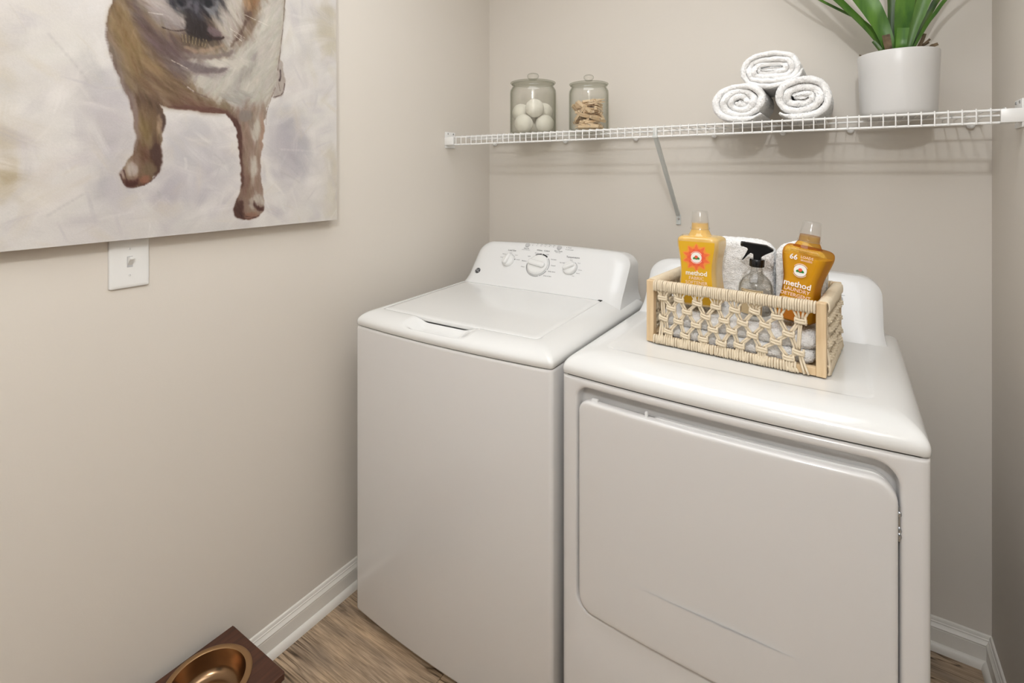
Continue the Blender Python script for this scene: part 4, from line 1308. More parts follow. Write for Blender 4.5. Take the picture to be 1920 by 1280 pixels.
def towel_roll(name, label, cx, cz, yf, length, a, b, turns, k0, seed, end=-1.6, cw=1, flat=0.0, group='rolled towels on the shelf'):
    rgs = random.Random(seed)
    n = int(turns * 90)
    ph = [rgs.uniform(0, 6) for _ in range(6)]
    thm = 2 * PI * turns
    start = end - cw * thm
    rings = []
    for i in range(n + 1):
        t = i / n
        th = thm * t
        rho = k0 + (1 - k0) * t
        pitch = (1 - k0) / turns
        A, B = (a - flat) * rho, b * rho
        ca_, sa_ = math.cos(start + cw * th), math.sin(start + cw * th)
        wob = 1 + 0.022 * math.sin(2.3 * th + ph[0]) + 0.016 * math.sin(3.7 * th + ph[1])
        # a stadium rather than an ellipse near the heart, as of a towel folded before rolling
        ex = flat * math.copysign(min(1.0, abs(ca_) * 1.6), ca_)
        c = Vector((A * wob * ca_ + ex, 0, B * wob * sa_))
        nrm_ = Vector((ca_ / max(a, .01), 0, sa_ / max(b, .01))).normalized()
        half = 0.49 * pitch * math.hypot((a - flat) * ca_, b * sa_)
        half = max(half, 0.0035)
        half *= 1.0 if t < 0.97 else max(0.3, (1 - t) / 0.03)
        yo = yf + 0.0030 * math.sin(1.7 * th + ph[2]) + 0.0020 * math.sin(4.1 * th + ph[3]) + 0.010 * (1 - t) ** 1.5
        ring = []
        for j in range(11):                          # rounded front lip
            al = -PI / 2 + PI * j / 10
            ring.append(c + nrm_ * (half * math.sin(al)) + Vector((0, yo + half * 0.9 * (1 - math.cos(al)), 0)))
        for j in range(1, 9):
            ring.append(c + nrm_ * half + Vector((0, yo + length * j / 9, 0)))
        for j in range(5):
            al = PI / 2 + PI * j / 4
            ring.append(c + nrm_ * (half * math.sin(al)) + Vector((0, yo + length - half * (1 + math.cos(al)) * 0.5, 0)))
        for j in (0.75, 0.5, 0.25):
            ring.append(c - nrm_ * half + Vector((0, yo + length * j, 0)))
        rings.append([jitter(jitter(p + Vector((seed, 0, 0)), 0.0009, 260), 0.0020, 60) - Vector((seed, 0, 0)) for p in ring])
    mb = MB()
    mb.loft(rings)
    # the tightly folded heart
    core = []
    for yy, k_ in ((0.010, 0.5), (0.006, 0.9), (0.012, 1.15), (0.06, 1.2), (0.12, 1.0)):
        core.append([jitter(Vector(((a * k0 * k_ + flat) * math.cos(q_), yf + yy + 0.002, b * k0 * 1.3 * k_ * math.sin(q_))), 0.0015, 120) for q_ in np.linspace(0, 2 * PI, 28, endpoint=False)])
    mb.loft(core)
    o = obj(name, mb, M['towel'], None, Matrix.Translation((cx, 0, cz)), angle=0)
    tag(o, label, 'towel', group)
    rm = max(a, b)
    pile(o, 26000, seed, keep=lambda c_: np.where((c_[:, 1] < yf + 0.02) | (np.hypot(c_[:, 0] / a, c_[:, 2] / b) > 0.86), 1.0, 0.02))
    return o

towel_roll('rolled_towel', 'white terry towel rolled up on the shelf, lower left of three', 1.1110, ST + 0.0605, -0.278, 0.225, 0.0760, 0.0565, 3.4, 0.07, 3, end=-0.75, cw=1)
towel_roll('rolled_towel', 'white terry towel rolled up on the shelf, lower right of three, beside the pot', 1.2690, ST + 0.0620, -0.282, 0.225, 0.0720, 0.0580, 2.8, 0.08, 8, end=-2.3, cw=-1, flat=0.012)
towel_roll('rolled_towel', 'white terry towel rolled up flat, resting on top of the two lower rolls', 1.1930, ST + 0.1510, -0.270, 0.220, 0.0820, 0.0515, 3.6, 0.07, 5, end=-0.2, cw=1, flat=0.024)

# ------------------------------------------------------------------ potted plant
PX, PY = 1.4935, -0.157
plant = thing('potted_plant', 'strap-leaved green plant in a white ceramic pot at the right end of the shelf', 'plant', (PX, PY, ST))
PH = 0.1745
prof = [(0.0004, 0.0), (0.074, 0.0), (0.0805, 0.002), (0.0845, 0.008), (0.0862, 0.018), (0.0880, 0.07), (0.0905, 0.13), (0.0922, PH - 0.003), (0.0916, PH - 0.0006), (0.0905, PH),
        (0.0885, PH - 0.0008), (0.0875, PH - 0.004), (0.0855, 0.12), (0.083, 0.02), (0.0004, 0.014)]
obj('pot', MB().lathe(prof, 96), M['pot'], plant, angle=50)
mb = MB()
rings = []
for i in range(8):
    r = 0.0835 * (1 - i / 7) + 0.0006
    rings.append([(r * math.cos(q), r * math.sin(q), 0.142 + 0.006 * (1 - (r / 0.0835) ** 2) + 0.003 * noise.noise(Vector((r * math.cos(q) * 60, r * math.sin(q) * 60, 1)))) for q in np.linspace(0, 2 * PI, 36, endpoint=False)])
mb.loft(rings, cap0=False)
obj('soil', mb, M['soil'], plant)
org = Vector((PX, PY, ST))
def leaf(pix, ext, widths, nrm_hint, m='leaf', fold=0.22, blunt=False, base=None):
    """strap leaf: a spine through room points, a width at each, a shallow keel"""
    pts = [base or Vector((PX + (at(*pix[0]).x - PX) * 0.55, (PY + at(*pix[0]).y) / 2, ST + 0.142))]
    pts += [at(*p) for p in pix]
    for dx, dy, dz in ext:
        pts.append(pts[-1] + Vector((dx, dy, dz)))
    ws = [widths[0] * 0.9] + list(widths)
    # smooth resample
    dense, dw = [], []
    n = len(pts)
    for i in range(n - 1):
        p_0, p_1, p_2, p_3 = pts[max(i - 1, 0)], pts[i], pts[i + 1], pts[min(i + 2, n - 1)]
        for k in range(6):
            t = k / 6
            dense.append(0.5 * ((2 * p_1) + (p_2 - p_0) * t + (2 * p_0 - 5 * p_1 + 4 * p_2 - p_3) * t * t + (3 * p_1 - p_0 - 3 * p_2 + p_3) * t ** 3))
            dw.append(ws[i] + (ws[i + 1] - ws[i]) * t)
    dense.append(pts[-1]); dw.append(ws[-1])
    rings = []
    nh = Vector(nrm_hint).normalized()
    for i, p in enumerate(dense):
        tg = (dense[min(i + 1, len(dense) - 1)] - dense[max(i - 1, 0)]).normalized()
        side = tg.cross(nh).normalized()
        nn = side.cross(tg).normalized()
        w2 = max(dw[i] / 2, 0.0006)
        top = [p + side * (w2 * s) + nn * (-fold * w2 * (1 - abs(s)) + 0.0004) for s in (-1, -0.6, -0.2, 0.2, 0.6, 1)]
        bot = [p + side * (w2 * s) + nn * (-fold * w2 * (1 - abs(s)) - 0.0006) for s in (1, 0.6, 0.2, -0.2, -0.6, -1)]
        rings.append([q_ - org for q_ in top + bot])
    mb = MB()
    mb.loft(rings)
    return obj('leaf', mb, M[m], plant, angle=40)
F = (0.05, -1, 0.25)
leaf([(1664, 90, -.15), (1650, 72, -.15), (1632, 52, -.15), (1612, 36, -.15), (1586, 24, -.15), (1540, 1, -.15)], [(-.05, .0, .045), (-.06, .01, .055), (-.05, .01, .04)], [.011, .012, .012, .011, .010, .009, .008, .006, .001], (0.3, -1, .7))
leaf([(1656, 93, -.17), (1636, 64, -.175), (1613, 39, -.18), (1590, 17, -.185), (1572, 0, -.185)], [(-.05, .0, .06), (-.06, .0, .07), (-.06, .0, .05), (-.05, 0, .02)], [.014, .019, .021, .022, .023, .024, .024, .018, .001], (0.5, -1, .5))
leaf([(1668, 90, -.19), (1654, 52, -.195), (1640, 25, -.205), (1624, 0, -.21)], [(-.03, -.01, .05), (-.04, -.01, .06), (-.05, -.01, .045), (-.05, -.01, .01)], [.028, .037, .045, .051, .053, .050, .036, .001], F)
leaf([(1673, 80, -.12), (1671, 40, -.115), (1671, 0, -.11)], [(-.004, .01, .06), (-.012, .01, .07), (-.02, .01, .06)], [.012, .016, .018, .02, .02, .001], F, 'leaf_dark')
leaf([(1688, 92, -.20), (1691, 52, -.215), (1695, 23, -.23), (1697.5, 0, -.24)], [(.006, -.02, .06), (.012, -.025, .07), (.02, -.04, .06), (.02, -.05, .02)], [.024, .032, .040, .042, .044, .042, .032, .001], F)
leaf([(1699, 90, -.15), (1706, 52, -.145), (1716, 24, -.14), (1722, 0, -.135)], [(.015, .005, .06), (.025, .01, .07), (.03, .01, .05)], [.014, .018, .02, .02, .02, .018, .001], F, 'leaf_dark')
leaf([(1703, 90, -.18), (1714, 52, -.18), (1724, 25, -.18), (1733, 0, -.18)], [(.025, -.005, .06), (.04, -.005, .07), (.05, -.01, .04)], [.014, .022, .028, .031, .032, .026, .001], F)
leaf([(1709, 90, -.14), (1731, 46, -.13), (1745, 20, -.125), (1756, 0, -.12)], [(.035, .01, .055), (.05, .02, .05), (.05, .02, .02)], [.011, .014, .016, .018, .018, .015, .001], (-.5, -1, .3), 'leaf_dark')
leaf([(1713, 90, -.165), (1737, 47, -.16), (1754, 24, -.16), (1771, 1, -.155)], [(.035, .0, .04), (.045, .0, .035), (.04, .0, .01)], [.007, .010, .011, .011, .010, .008, .001], (-.6, -1, .4))
leaf([(1689, 92, -.222), (1691, 72, -.226), (1694, 52, -.230)], [], [.023, .024, .026], F, 'leaf')
leaf([(1667, 95, -.215), (1664, 80, -.218), (1661, 65, -.22)], [], [.016, .018, .018], F, 'leaf_dry')
leaf([(1653, 97, -.19), (1645, 86, -.19), (1637, 77, -.19)], [], [.010, .010, .008], F, 'leaf_dark')
for pth, wd in (([(1722, 90, -.15), (1729, 76, -.15), (1734, 63, -.15)], .009), ([(1727, 89, -.14), (1735, 81, -.14), (1744, 73, -.14)], .006), ([(1729, 88, -.13), (1735, 83, -.13), (1742, 79, -.13)], .006), ([(1744, 89, -.15), (1751, 85, -.15), (1759, 82, -.15)], .009), ([(1620, 107, -.16), (1615, 105, -.16), (1611, 103, -.16)], .004)):
    leaf(pth, [], [wd, wd, wd * 0.9], F, 'leaf_dry')

# ------------------------------------------------------------------ macrame basket on the dryer
DT = 0.9470          # top of the dryer
BA = math.radians(-5.15)
BC = Vector((1.147, -0.6645, DT))                        # middle of the basket's front edge
bx_, by_ = Vector((math.cos(BA), math.sin(BA), 0)), Vector((-math.sin(BA), math.cos(BA), 0))
BW, BD, BH = 0.390, 0.272, 0.154
def bl_(x, y, z):                                        # basket-local (front-centre origin) -> room
    return BC + bx_ * x + by_ * y + Vector((0, 0, z))
bc = BC + by_ * (BD / 2)
basket = thing('macrame_basket', 'wood-framed basket with knotted cream cord sides, standing on the dryer', 'basket', bc, BA)
def B(mb):                                               # front-centre coordinates -> basket centre coordinates
    return mb.xform(Matrix.Translation((0, -BD / 2, 0)))
PWD = 0.0185
hw_ = BW / 2
for sx in (-1, 1):
    for sy in (0, 1):
        x0 = -hw_ if sx < 0 else hw_ - PWD
        y0 = 0.0 if sy == 0 else BD - PWD
        obj('post', B(MB().box(x0, x0 + PWD, y0, y0 + PWD, 0.0005, BH, 0.0012, 1)), M['pine'], basket)
for (x0, x1, y0, y1) in ((-hw_ + PWD, hw_ - PWD, 0.001, 0.0165), (-hw_ + PWD, hw_ - PWD, BD - 0.0165, BD - 0.001),
                         (-hw_ + 0.001, -hw_ + 0.0165, PWD, BD - PWD), (hw_ - 0.0165, hw_ - 0.001, PWD, BD - PWD)):
    obj('bottom_rail', B(MB().box(x0, x1, y0, y1, 0.001, 0.0175, 0.001, 1)), M['pine'], basket)
    obj('top_rail', B(MB().box(x0, x1, y0 + 0.001, y1 - 0.001, BH - 0.018, BH - 0.003, 0.001, 1)), M['pine'], basket)
obj('base_board', B(MB().box(-hw_ + 0.017, hw_ - 0.017, 0.017, BD - 0.017, 0.0015, 0.008, 0.001, 1)), M['pine'], basket)

# cord wound over the rails, loop by loop
CR = 0.0026
def wraps(n, x0, x1, face, zlo, zhi, depth, rg_, top=True):
    """loops over a rail; face(x, out, z) gives the point on that side"""
    mb = MB()
    for i in range(n):
        x = x0 + (x1 - x0) * (i + 0.5) / n + rg_.uniform(-0.0003, 0.0003)
        lo = zlo + rg_.uniform(-0.0015, 0.0015)
        if top:
            path = [(0.0006, lo), (0.0030, lo + 0.004), (0.0034, (lo + zhi) / 2), (0.0026, zhi - 0.003), (0.0, zhi + 0.0003), (-0.006, zhi + 0.0012), (-depth + 0.004, zhi + 0.0008), (-depth - 0.001, zhi - 0.003), (-depth - 0.0022, zhi - 0.012), (-depth - 0.0010, lo + 0.002)]
        else:
            path = [(-0.001, lo + zhi - zlo), (0.0028, zhi - 0.003), (0.0034, (lo + zhi) / 2), (0.0030, lo + 0.003), (0.0006, zlo + 0.0012)]
        sl = rg_.uniform(-0.0012, 0.0012)
        m_ = len(path) - 1
        mb.tube([face(x + sl * k / m_, o_, z_) for k, (o_, z_) in enumerate(path)], CR, 5)
    return mb
rg = random.Random(4)
ff = lambda x, o_, z: (x, -o_, z)
fb = lambda x, o_, z: (x, BD + o_, z)
fl = lambda x, o_, z: (-hw_ - o_, x, z)
frr = lambda x, o_, z: (hw_ + o_, x, z)
for n, a, b, fc in ((73, -hw_ + PWD, hw_ - PWD, ff), (73, -hw_ + PWD, hw_ - PWD, fb), (49, PWD, BD - PWD, fl), (49, PWD, BD - PWD, frr)):
    o = obj('cord_wrapping', B(wraps(n, a, b, fc, BH - 0.0225, BH - 0.0015, 0.0155, rg)), M['cord'], basket, angle=0)
    o['kind'] = 'stuff'
for n, a, b, fc in ((58, -hw_ + PWD, hw_ - PWD - 0.035, ff), (60, -hw_ + PWD, hw_ - PWD, fb), (44, PWD, BD - PWD, fl), (44, PWD, BD - PWD, frr)):
    o = obj('cord_fringe', B(wraps(n, a, b, fc, 0.0, 0.021, 0.015, rg, False)), M['cord'], basket, angle=0)
    o['kind'] = 'stuff'

# knotted netting on the front: rows of square knots joined by doubled cords (x, z from the front centre)
ROWS = [[(-0.153, 0.1142), (-0.1116, 0.115), (-0.0682, 0.1136), (-0.0251, 0.1126), (0.0163, 0.1116), (0.0582, 0.1156), (0.1038, 0.1114), (0.1484, 0.1102)],
        [(-0.1311, 0.0918), (-0.0924, 0.0891), (-0.049, 0.0858), (-0.0067, 0.0837), (0.0331, 0.0857), (0.0798, 0.0894), (0.1257, 0.0789)],
        [(-0.1511, 0.0644), (-0.1134, 0.0628), (-0.0709, 0.0615), (-0.0318, 0.0582), (0.0098, 0.0627), (0.0538, 0.0617), (0.101, 0.0572), (0.1444, 0.0435)],
        [(-0.1387, 0.0343), (-0.0969, 0.0314), (-0.0542, 0.0319), (-0.0133, 0.0306), (0.0259, 0.0335), (0.0727, 0.035), (0.1257, 0.0274)]]
def knot_mesh():
    mb = MB()
    for dz, o_ in ((0.0021, 0.0022), (-0.0021, 0.0026)):
        mb.tube([(-0.0085, 0.001, dz + 0.0012), (-0.006, -o_ - 0.001, dz + 0.0008), (0, -o_ - 0.0026, dz), (0.006, -o_ - 0.001, dz - 0.0008), (0.0085, 0.001, dz - 0.0012)], 0.0023, 7)
    for dx in (-0.0074, 0.0074):
        mb.tube([(dx, 0.001, 0.0058), (dx * 1.08, -0.0024, 0.003), (dx * 1.08, -0.0024, -0.003), (dx, 0.001, -0.0058)], 0.0021, 6)
    mb.xform(Matrix.Diagonal((1.22, 1.15, 1.25, 1.0)))
    return mb.mesh('knot', M['cord'], True, 0)
km = knot_mesh()
YF = 0.0035
def cord(p, q_, sag=0.0, r=0.0025, par=basket, y0=YF, y1=YF, face=None, mbx=None):
    a, b = Vector(p), Vector(q_)
    pts = []
    for i in range(6):
        t = i / 5
        x = a.x + (b.x - a.x) * t + sag * math.sin(PI * t)
        z = a.y + (b.y - a.y) * t
        y_ = y0 + (y1 - y0) * t - 0.001 * math.sin(PI * t)
        pts.append(face(x, -y_, z) if face else (x, y_, z))
    if mbx is not None:
        mbx.tube(pts, r, 6)
        return
    obj('cord', B(MB().tube(pts, r, 6)), M['cord'], par, angle=0)
def netting(rows, place_knot, cord_fn, width_lo, width_hi):
    for ri, r in enumerate(rows):
        for (x, z) in r:
            place_knot(x, z)
    r1, r2, r3, r4 = rows
    n = len(r1)
    for i, (x, z) in enumerate(r1):
        for d, e in ((-0.0060, -0.0150), (-0.0025, -0.0055), (0.0025, 0.0055), (0.0060, 0.0150)):
            tx = min(max(x + e, width_lo), width_hi)
            cord_fn((tx, BH - 0.021), (x + d, z + 0.004))
    def pair(p, q_, s):
        for d in (-0.0026, 0.0026):
            cord_fn((p[0] + s * 0.0045 + d, p[1] - 0.004), (q_[0] - s * 0.0045 + d, q_[1] + 0.004))
    for j, q_ in enumerate(r2):
        pair(r1[j], q_, 1)
        pair(r1[j + 1], q_, -1)
        pair(q_, r3[j], -1)
        pair(q_, r3[j + 1], 1)
    for j, q_ in enumerate(r4):
        pair(r3[j], q_, 1)
        pair(r3[j + 1], q_, -1)
        for d, e in ((-0.0055, -0.0085), (-0.002, -0.0030), (0.002, 0.0040), (0.0055, 0.0120)):
            cord_fn((q_[0] + d, q_[1] - 0.003), (q_[0] + e + (0.008 if j == len(r4) - 1 else 0), 0.002))
    for i in (0, n - 1):
        for d in (-0.0030, 0.0015):
            cord_fn((r1[i][0] + d, r1[i][1] - 0.004), (r3[i][0] + d, r3[i][1] + 0.004))
        for d, e in ((-0.005, -0.009), (-0.0015, -0.003)) if i == 0 else ((0.001, 0.012), (0.005, 0.020)):
            cord_fn((r3[i][0] + d, r3[i][1] - 0.004), (r3[i][0] + e, 0.002))
def front_knot(x, z):
    link('knot', km, basket, Matrix.Translation((x, YF - 0.001 - BD / 2, z)) @ Matrix.Rotation(rg.uniform(-0.12, 0.12), 4, 'Y'))
def front_cord(p, q_):
    yb = -0.0045 if q_[1] < 0.004 else YF
    cord(p, q_, rg.uniform(-0.0012, 0.0012), y1=yb)
netting(ROWS, front_knot, front_cord, -hw_ + PWD + 0.002, hw_ - PWD - 0.002)
# the same netting on the two ends and the back, joined
for face, half in ((frr, BD / 2), (fl, BD / 2), (fb, BW / 2)):
    mbx = MB()
    k = (half - 0.02) / 0.17
    mid = half if face is not fb else 0.0
    rows = [[(mid + x * k, z) for x, z in r] for r in ROWS]
    def pk(x, z):
        for v0, f0 in ((None, None),):
            src_v = [tuple(v.co) for v in km.vertices]
            mbx.add([face(x + a * k * 1.1, -b - YF + 0.003, z + c) for a, b, c in src_v], [list(p.vertices) for p in km.polygons])
    def cfn(p, q_):
        yb = -0.0045 if q_[1] < 0.004 else YF
        cord(p, q_, 0.0, face=face, mbx=mbx, y1=yb)
    netting(rows, pk, cfn, mid - half + 0.02, mid + half - 0.02)
    o = obj('cord_netting', B(mbx), M['cord'], basket, angle=0)
    o['kind'] = 'stuff'

# ------------------------------------------------------------------ towels inside the basket
def soft_block(name, label, x0, x1, y0, y1, z0, z1, layers, seed, axis='z', group=None, sag=None):
    """folded towel: stacked rounded layers, terry-rough"""
    mb = MB()
    n = layers
    for k in range(n):
        if axis == 'z':
            a0, a1 = z0 + (z1 - z0) * k / n, z0 + (z1 - z0) * (k + 1) / n
            ex = (x0, x1, y0, y1, a0, a1)
        else:
            a0, a1 = y0 + (y1 - y0) * k / n, y0 + (y1 - y0) * (k + 1) / n
            ex = (x0, x1, a0, a1, z0, z1)
        bm = bmesh.new()
        bmesh.ops.create_cube(bm, size=1.0)
        bmesh.ops.subdivide_edges(bm, edges=bm.edges[:], cuts=26, use_grid_fill=True)
        sx, sy, sz = (ex[1] - ex[0]) / 2, (ex[3] - ex[2]) / 2, (ex[5] - ex[4]) / 2
        rad = min(sx, sy, sz) * 0.98
        for v in bm.verts:
            p = Vector((v.co.x * 2 * sx, v.co.y * 2 * sy, v.co.z * 2 * sz))
            inner_ = Vector((max(-sx + rad, min(sx - rad, p.x)), max(-sy + rad, min(sy - rad, p.y)), max(-sz + rad, min(sz - rad, p.z))))
            d = p - inner_
            if d.length > 1e-7:
                p = inner_ + d.normalized() * rad
            p += Vector(((ex[0] + ex[1]) / 2, (ex[2] + ex[3]) / 2, (ex[4] + ex[5]) / 2))
            if sag:
                p.z += sag(p.x) * (p.z - z0) / (z1 - z0)
            w_ = p + Vector((seed * 3.1, 0, 0))
            p += noise.noise_vector(w_ * 26) * 0.0030 + noise.noise_vector(w_ * 130) * 0.0014 + noise.noise_vector(w_ * 420) * 0.0008
            v.co = p
        bm.verts.index_update()
        mb.add([v.co[:] for v in bm.verts], [[v.index for v in f.verts] for f in bm.faces])
        bm.free()
    mt = Matrix.Translation(bc) @ Matrix.Rotation(BA, 4, 'Z') @ Matrix.Translation((0, -BD / 2, 0))
    o = obj(name, mb, M['towel'], None, mt, angle=0)
    pile(o, 34000, seed, h=0.0010)
    return tag(o, label, 'towel', group)
FT = 0.0760
soft_block('folded_towel', 'white terry towel folded flat along the bottom of the basket, under the bottles', -0.170, 0.170, 0.0215, 0.168, 0.0115, FT, 2, 1)
soft_block('folded_towel', 'white terry towel folded upright behind the left bottle in the basket', -0.085, 0.058, 0.172, 0.246, 0.0125, 0.252, 2, 2, 'y', sag=lambda x: -0.020 * max(0, (x + 0.0) / 0.058) ** 2)
soft_block('folded_towel', 'white terry towel folded upright behind the right bottle in the basket', 0.066, 0.170, 0.170, 0.244, 0.0125, 0.251, 2, 6, 'y', sag=lambda x: -0.012 * max(0, (0.10 - x) / 0.04) - 0.03 * max(0, (x - 0.12) / 0.05))

# ------------------------------------------------------------------ bottles
TAPER0, TAPER1 = 0.86, 1.08                              # the flat front is narrower than the back
def bottle_loft(prof, d, n=8, r0=0.016):
    rings = []
    for z, w, dd in prof:
        r = min(r0, w * 0.9, dd * 0.9)
        rings.append([(x * (TAPER0 + (TAPER1 - TAPER0) * (y + dd) / (2 * dd)), y, z) for x, y in rrect(-w, w, -dd, dd, r, n, 6)])
    return MB().loft(rings)
def interp(prof, z):
    for (z0, w0, d0), (z1, w1, d1) in zip(prof, prof[1:]):
        if z0 <= z <= z1:
            t = (z - z0) / max(z1 - z0, 1e-6)
            return w0 + (w1 - w0) * t, d0 + (d1 - d0) * t
    return prof[-1][1:]
def smooth_prof(keys, n=40):
    out = []
    m_ = len(keys)
    for i in range(m_ - 1):
        p0, p1, p2, p3 = keys[max(i - 1, 0)], keys[i], keys[i + 1], keys[min(i + 2, m_ - 1)]
        for k in range(5):
            t = k / 5
            out.append(tuple(0.5 * ((2 * b) + (c - a) * t + (2 * a - 5 * b + 4 * c - d) * t * t + (3 * b - a - 3 * c + d) * t ** 3) for a, b, c, d in zip(p0, p1, p2, p3)))
    out.append(keys[-1])
    return out
def front_plate(prof, z0, z1, inset, lift, n=14):
    """thin sheet lying on the flat front, following the bottle's outline"""
    rings = []
    for i in range(n + 1):
        z = z0 + (z1 - z0) * i / n
        w, dd = interp(prof, z)
        w = w * TAPER0 - inset
        rings.append([(-w, -dd - lift, z), (w, -dd - lift, z), (w, -dd - lift + 0.0004, z), (-w, -dd - lift + 0.0004, z)])
    return MB().loft(rings)
FRONT = lambda dd: Matrix(((1, 0, 0, 0), (0, 0, -1, -dd), (0, 1, 0, 0), (0, 0, 0, 1)))     # text plane on a bottle's front
def logo(parent, mt, x, z, r):
    mb = MB(); flat_disc(mb, x, z, 0, r, 0, 2 * PI, 0.0006, 32)
    o = obj('logo', mb, M['ink_white'], parent, mt, smooth=False)
    mb = MB()
    flat_disc(mb, x, z, r * 1.10, r * 1.20, math.radians(30), math.radians(150), 0.0005, 14)
    flat_disc(mb, x, z, r * 1.10, r * 1.20, math.radians(210), math.radians(330), 0.0005, 14)
    obj('logo_ring', mb, M['ink_pink'], o, smooth=False)
    mb = MB()
    for dx, dy, rx, ry, an in ((-0.30, -0.10, 0.36, 0.22, 0.5), (0.30, -0.10, 0.36, 0.22, -0.5), (0, -0.20, 0.28, 0.18, 0)):
        pts = []
        for i in range(16):
            t = 2 * PI * i / 16
            a, b = rx * math.cos(t), ry * math.sin(t)
            pts.append((x + r * (dx + a * math.cos(an) - b * math.sin(an)), z + r * (dy + a * math.sin(an) + b * math.cos(an))))
        mb.loft([[(*p, 0.0011) for p in pts], [(*p, 0.0014) for p in pts]])
    obj('logo_leaves', mb, M['ink_green'], o, smooth=False)
    mb = MB(); flat_disc(mb, x, z + r * 0.12, 0, r * 0.30, 0, 2 * PI, 0.0015, 16)
    obj('logo_dot', mb, M['ink_coral2'], o, smooth=False)

def cap_mesh(z0, h, r0, r1):
    return [(r0 + 0.002, z0), (r0 + 0.002, z0 + 0.004), (r0, z0 + 0.006), (r0 - 0.0005, z0 + h * 0.42), (r1 + 0.002, z0 + h * 0.47), (r1, z0 + h - 0.002), (r1 - 0.0015, z0 + h), (0.0004, z0 + h),
            (0.0004, z0 + h - 0.0016), (r1 - 0.003, z0 + h - 0.0018), (r1 - 0.0018, z0 + h - 0.004), (r0 - 0.002, z0 + h * 0.40), (r0 - 0.0016, z0 + 0.002), (r0, z0)]

# fabric softener, at the left
zb = FT + 0.0030
p = bl_(-0.090, 0.088, zb + 0.013)
soft = thing('softener_bottle', 'amber fabric softener bottle with a red sunburst label, at the left of the basket', 'bottle', p, BA + math.radians(5.0))
keys = [(0.0, 0.040, 0.026), (0.004, 0.049, 0.033), (0.014, 0.0525, 0.036), (0.045, 0.0505, 0.036), (0.075, 0.0475, 0.0355), (0.100, 0.0475, 0.0355), (0.125, 0.0510, 0.036), (0.148, 0.0550, 0.037), (0.160, 0.0555, 0.037), (0.168, 0.0530, 0.0355), (0.173, 0.044, 0.030), (0.1745, 0.026, 0.024)]
prof = smooth_prof(keys)
obj('body', bottle_loft(prof, 0), M['soft_shell'], soft, angle=60)
obj('neck', MB().lathe([(0.0295, 0.1735), (0.0265, 0.177), (0.0235, 0.1835), (0.0215, 0.1875), (0.0205, 0.189), (0.0195, 0.206), (0.0004, 0.206)], 40), M['soft_shell'], soft)
obj('cap', MB().lathe(cap_mesh(0.1895, 0.0455, 0.0215, 0.0185), 48), M['cap'], soft, label='clear plastic screw cap')
flat_prof = [(z, w, 0.0371) for z, w, dd in prof]
lab = obj('label', front_plate(flat_prof, 0.008, 0.161, 0.0050, 0.0004), M['soft_label'], soft, smooth=False, label='yellow front label')
FM = FRONT(0.0371 + 0.0006)
def star(r0, r1, n, z, x=0.0, y=0.0, rot=0.0, lift=0.0003):
    pts = []
    for i in range(2 * n):
        r = r1 if i % 2 == 0 else r0
        a = rot + PI * i / n + PI / 2
        pts.append((x + r * math.cos(a), y + r * math.sin(a)))
    return MB().loft([[(*q_, lift) for q_ in pts], [(*q_, lift + 0.0002) for q_ in pts]])
SUN = (0.0, 0.1225)
obj('sunburst', star(0.027, 0.0355, 10, 0, *SUN, 0.0, 0.0001), M['ink_orange'], soft, FM, smooth=False)
obj('sunburst', star(0.0195, 0.0325, 10, 0, *SUN, PI / 10 * 0, 0.0003), M['ink_coral'], soft, FM, smooth=False)
obj('sunburst', star(0.0165, 0.023, 10, 0, *SUN, PI / 10, 0.0005), M['ink_coral2'], soft, FM, smooth=False)
logo(soft, FM, *SUN, 0.0128)
words(soft, FM, [('method', 0, 0.0835, 0.0165)], M['ink_white'], 0.022, 0.0006)
words(soft, FM, [('FABRIC', 0, 0.0708, 0.0112), ('SOFTENER', 0, 0.0598, 0.0112)], M['ink_pink'], 0.004, 0.0006)
fine_print(soft, FM, [('ASSOUPLISSANT', 0, 0.0500, 0.0056), ('TEXTILE', 0, 0.0435, 0.0056)], M['ink_pink'], 0.004, 0.0006)

# laundry detergent, at the right, leaning over
p = bl_(0.124, 0.082, zb + 0.012)
det = thing('detergent_bottle', 'clear golden laundry detergent bottle leaning to the right in the basket', 'bottle', p, rot=(math.radians(-3), math.radians(8.5), BA + math.radians(-4)))
keys = [(0.0, 0.032, 0.026), (0.004, 0.0395, 0.033), (0.014, 0.0425, 0.036), (0.045, 0.0390, 0.036), (0.070, 0.0360, 0.0355), (0.095, 0.0375, 0.0355), (0.120, 0.0432, 0.036), (0.142, 0.0482, 0.037), (0.153, 0.0490, 0.037), (0.161, 0.0468, 0.0355), (0.166, 0.040, 0.030), (0.1675, 0.026, 0.024)]
prof = smooth_prof(keys)
obj('body', bottle_loft(prof, 0), M['amber_shell'], det, angle=60)
lp = [(z, max(w - 0.0022, 0.001), max(dd - 0.0022, 0.001)) for z, w, dd in prof if 0.003 < z < 0.148]
obj('liquid', bottle_loft(lp, 0), M['amber_liquid'], det, angle=60, label='golden liquid')
obj('neck', MB().lathe([(0.0300, 0.1660), (0.0270, 0.169), (0.0245, 0.1745), (0.0225, 0.178), (0.0210, 0.1795), (0.0200, 0.195), (0.0004, 0.195)], 40), M['amber_shell'], det)
obj('cap', MB().lathe(cap_mesh(0.1800, 0.0455, 0.0220, 0.0185), 48), M['cap'], det, label='clear plastic screw cap')
FM2 = FRONT(0.0371 + 0.0008)
fp2 = [(z, w, 0.0371) for z, w, dd in prof]
obj('label', front_plate(fp2, 0.006, 0.030, 0.006, 0.0004), M['label_orange'], det, smooth=False)
logo(det, FM2, 0.001, 0.1175, 0.0128)
words(det, FM2, [('method', 0, 0.0855, 0.0175), ('66', -0.0165, 0.1440, 0.0160)], M['ink_white'], 0.022, 0.0006)
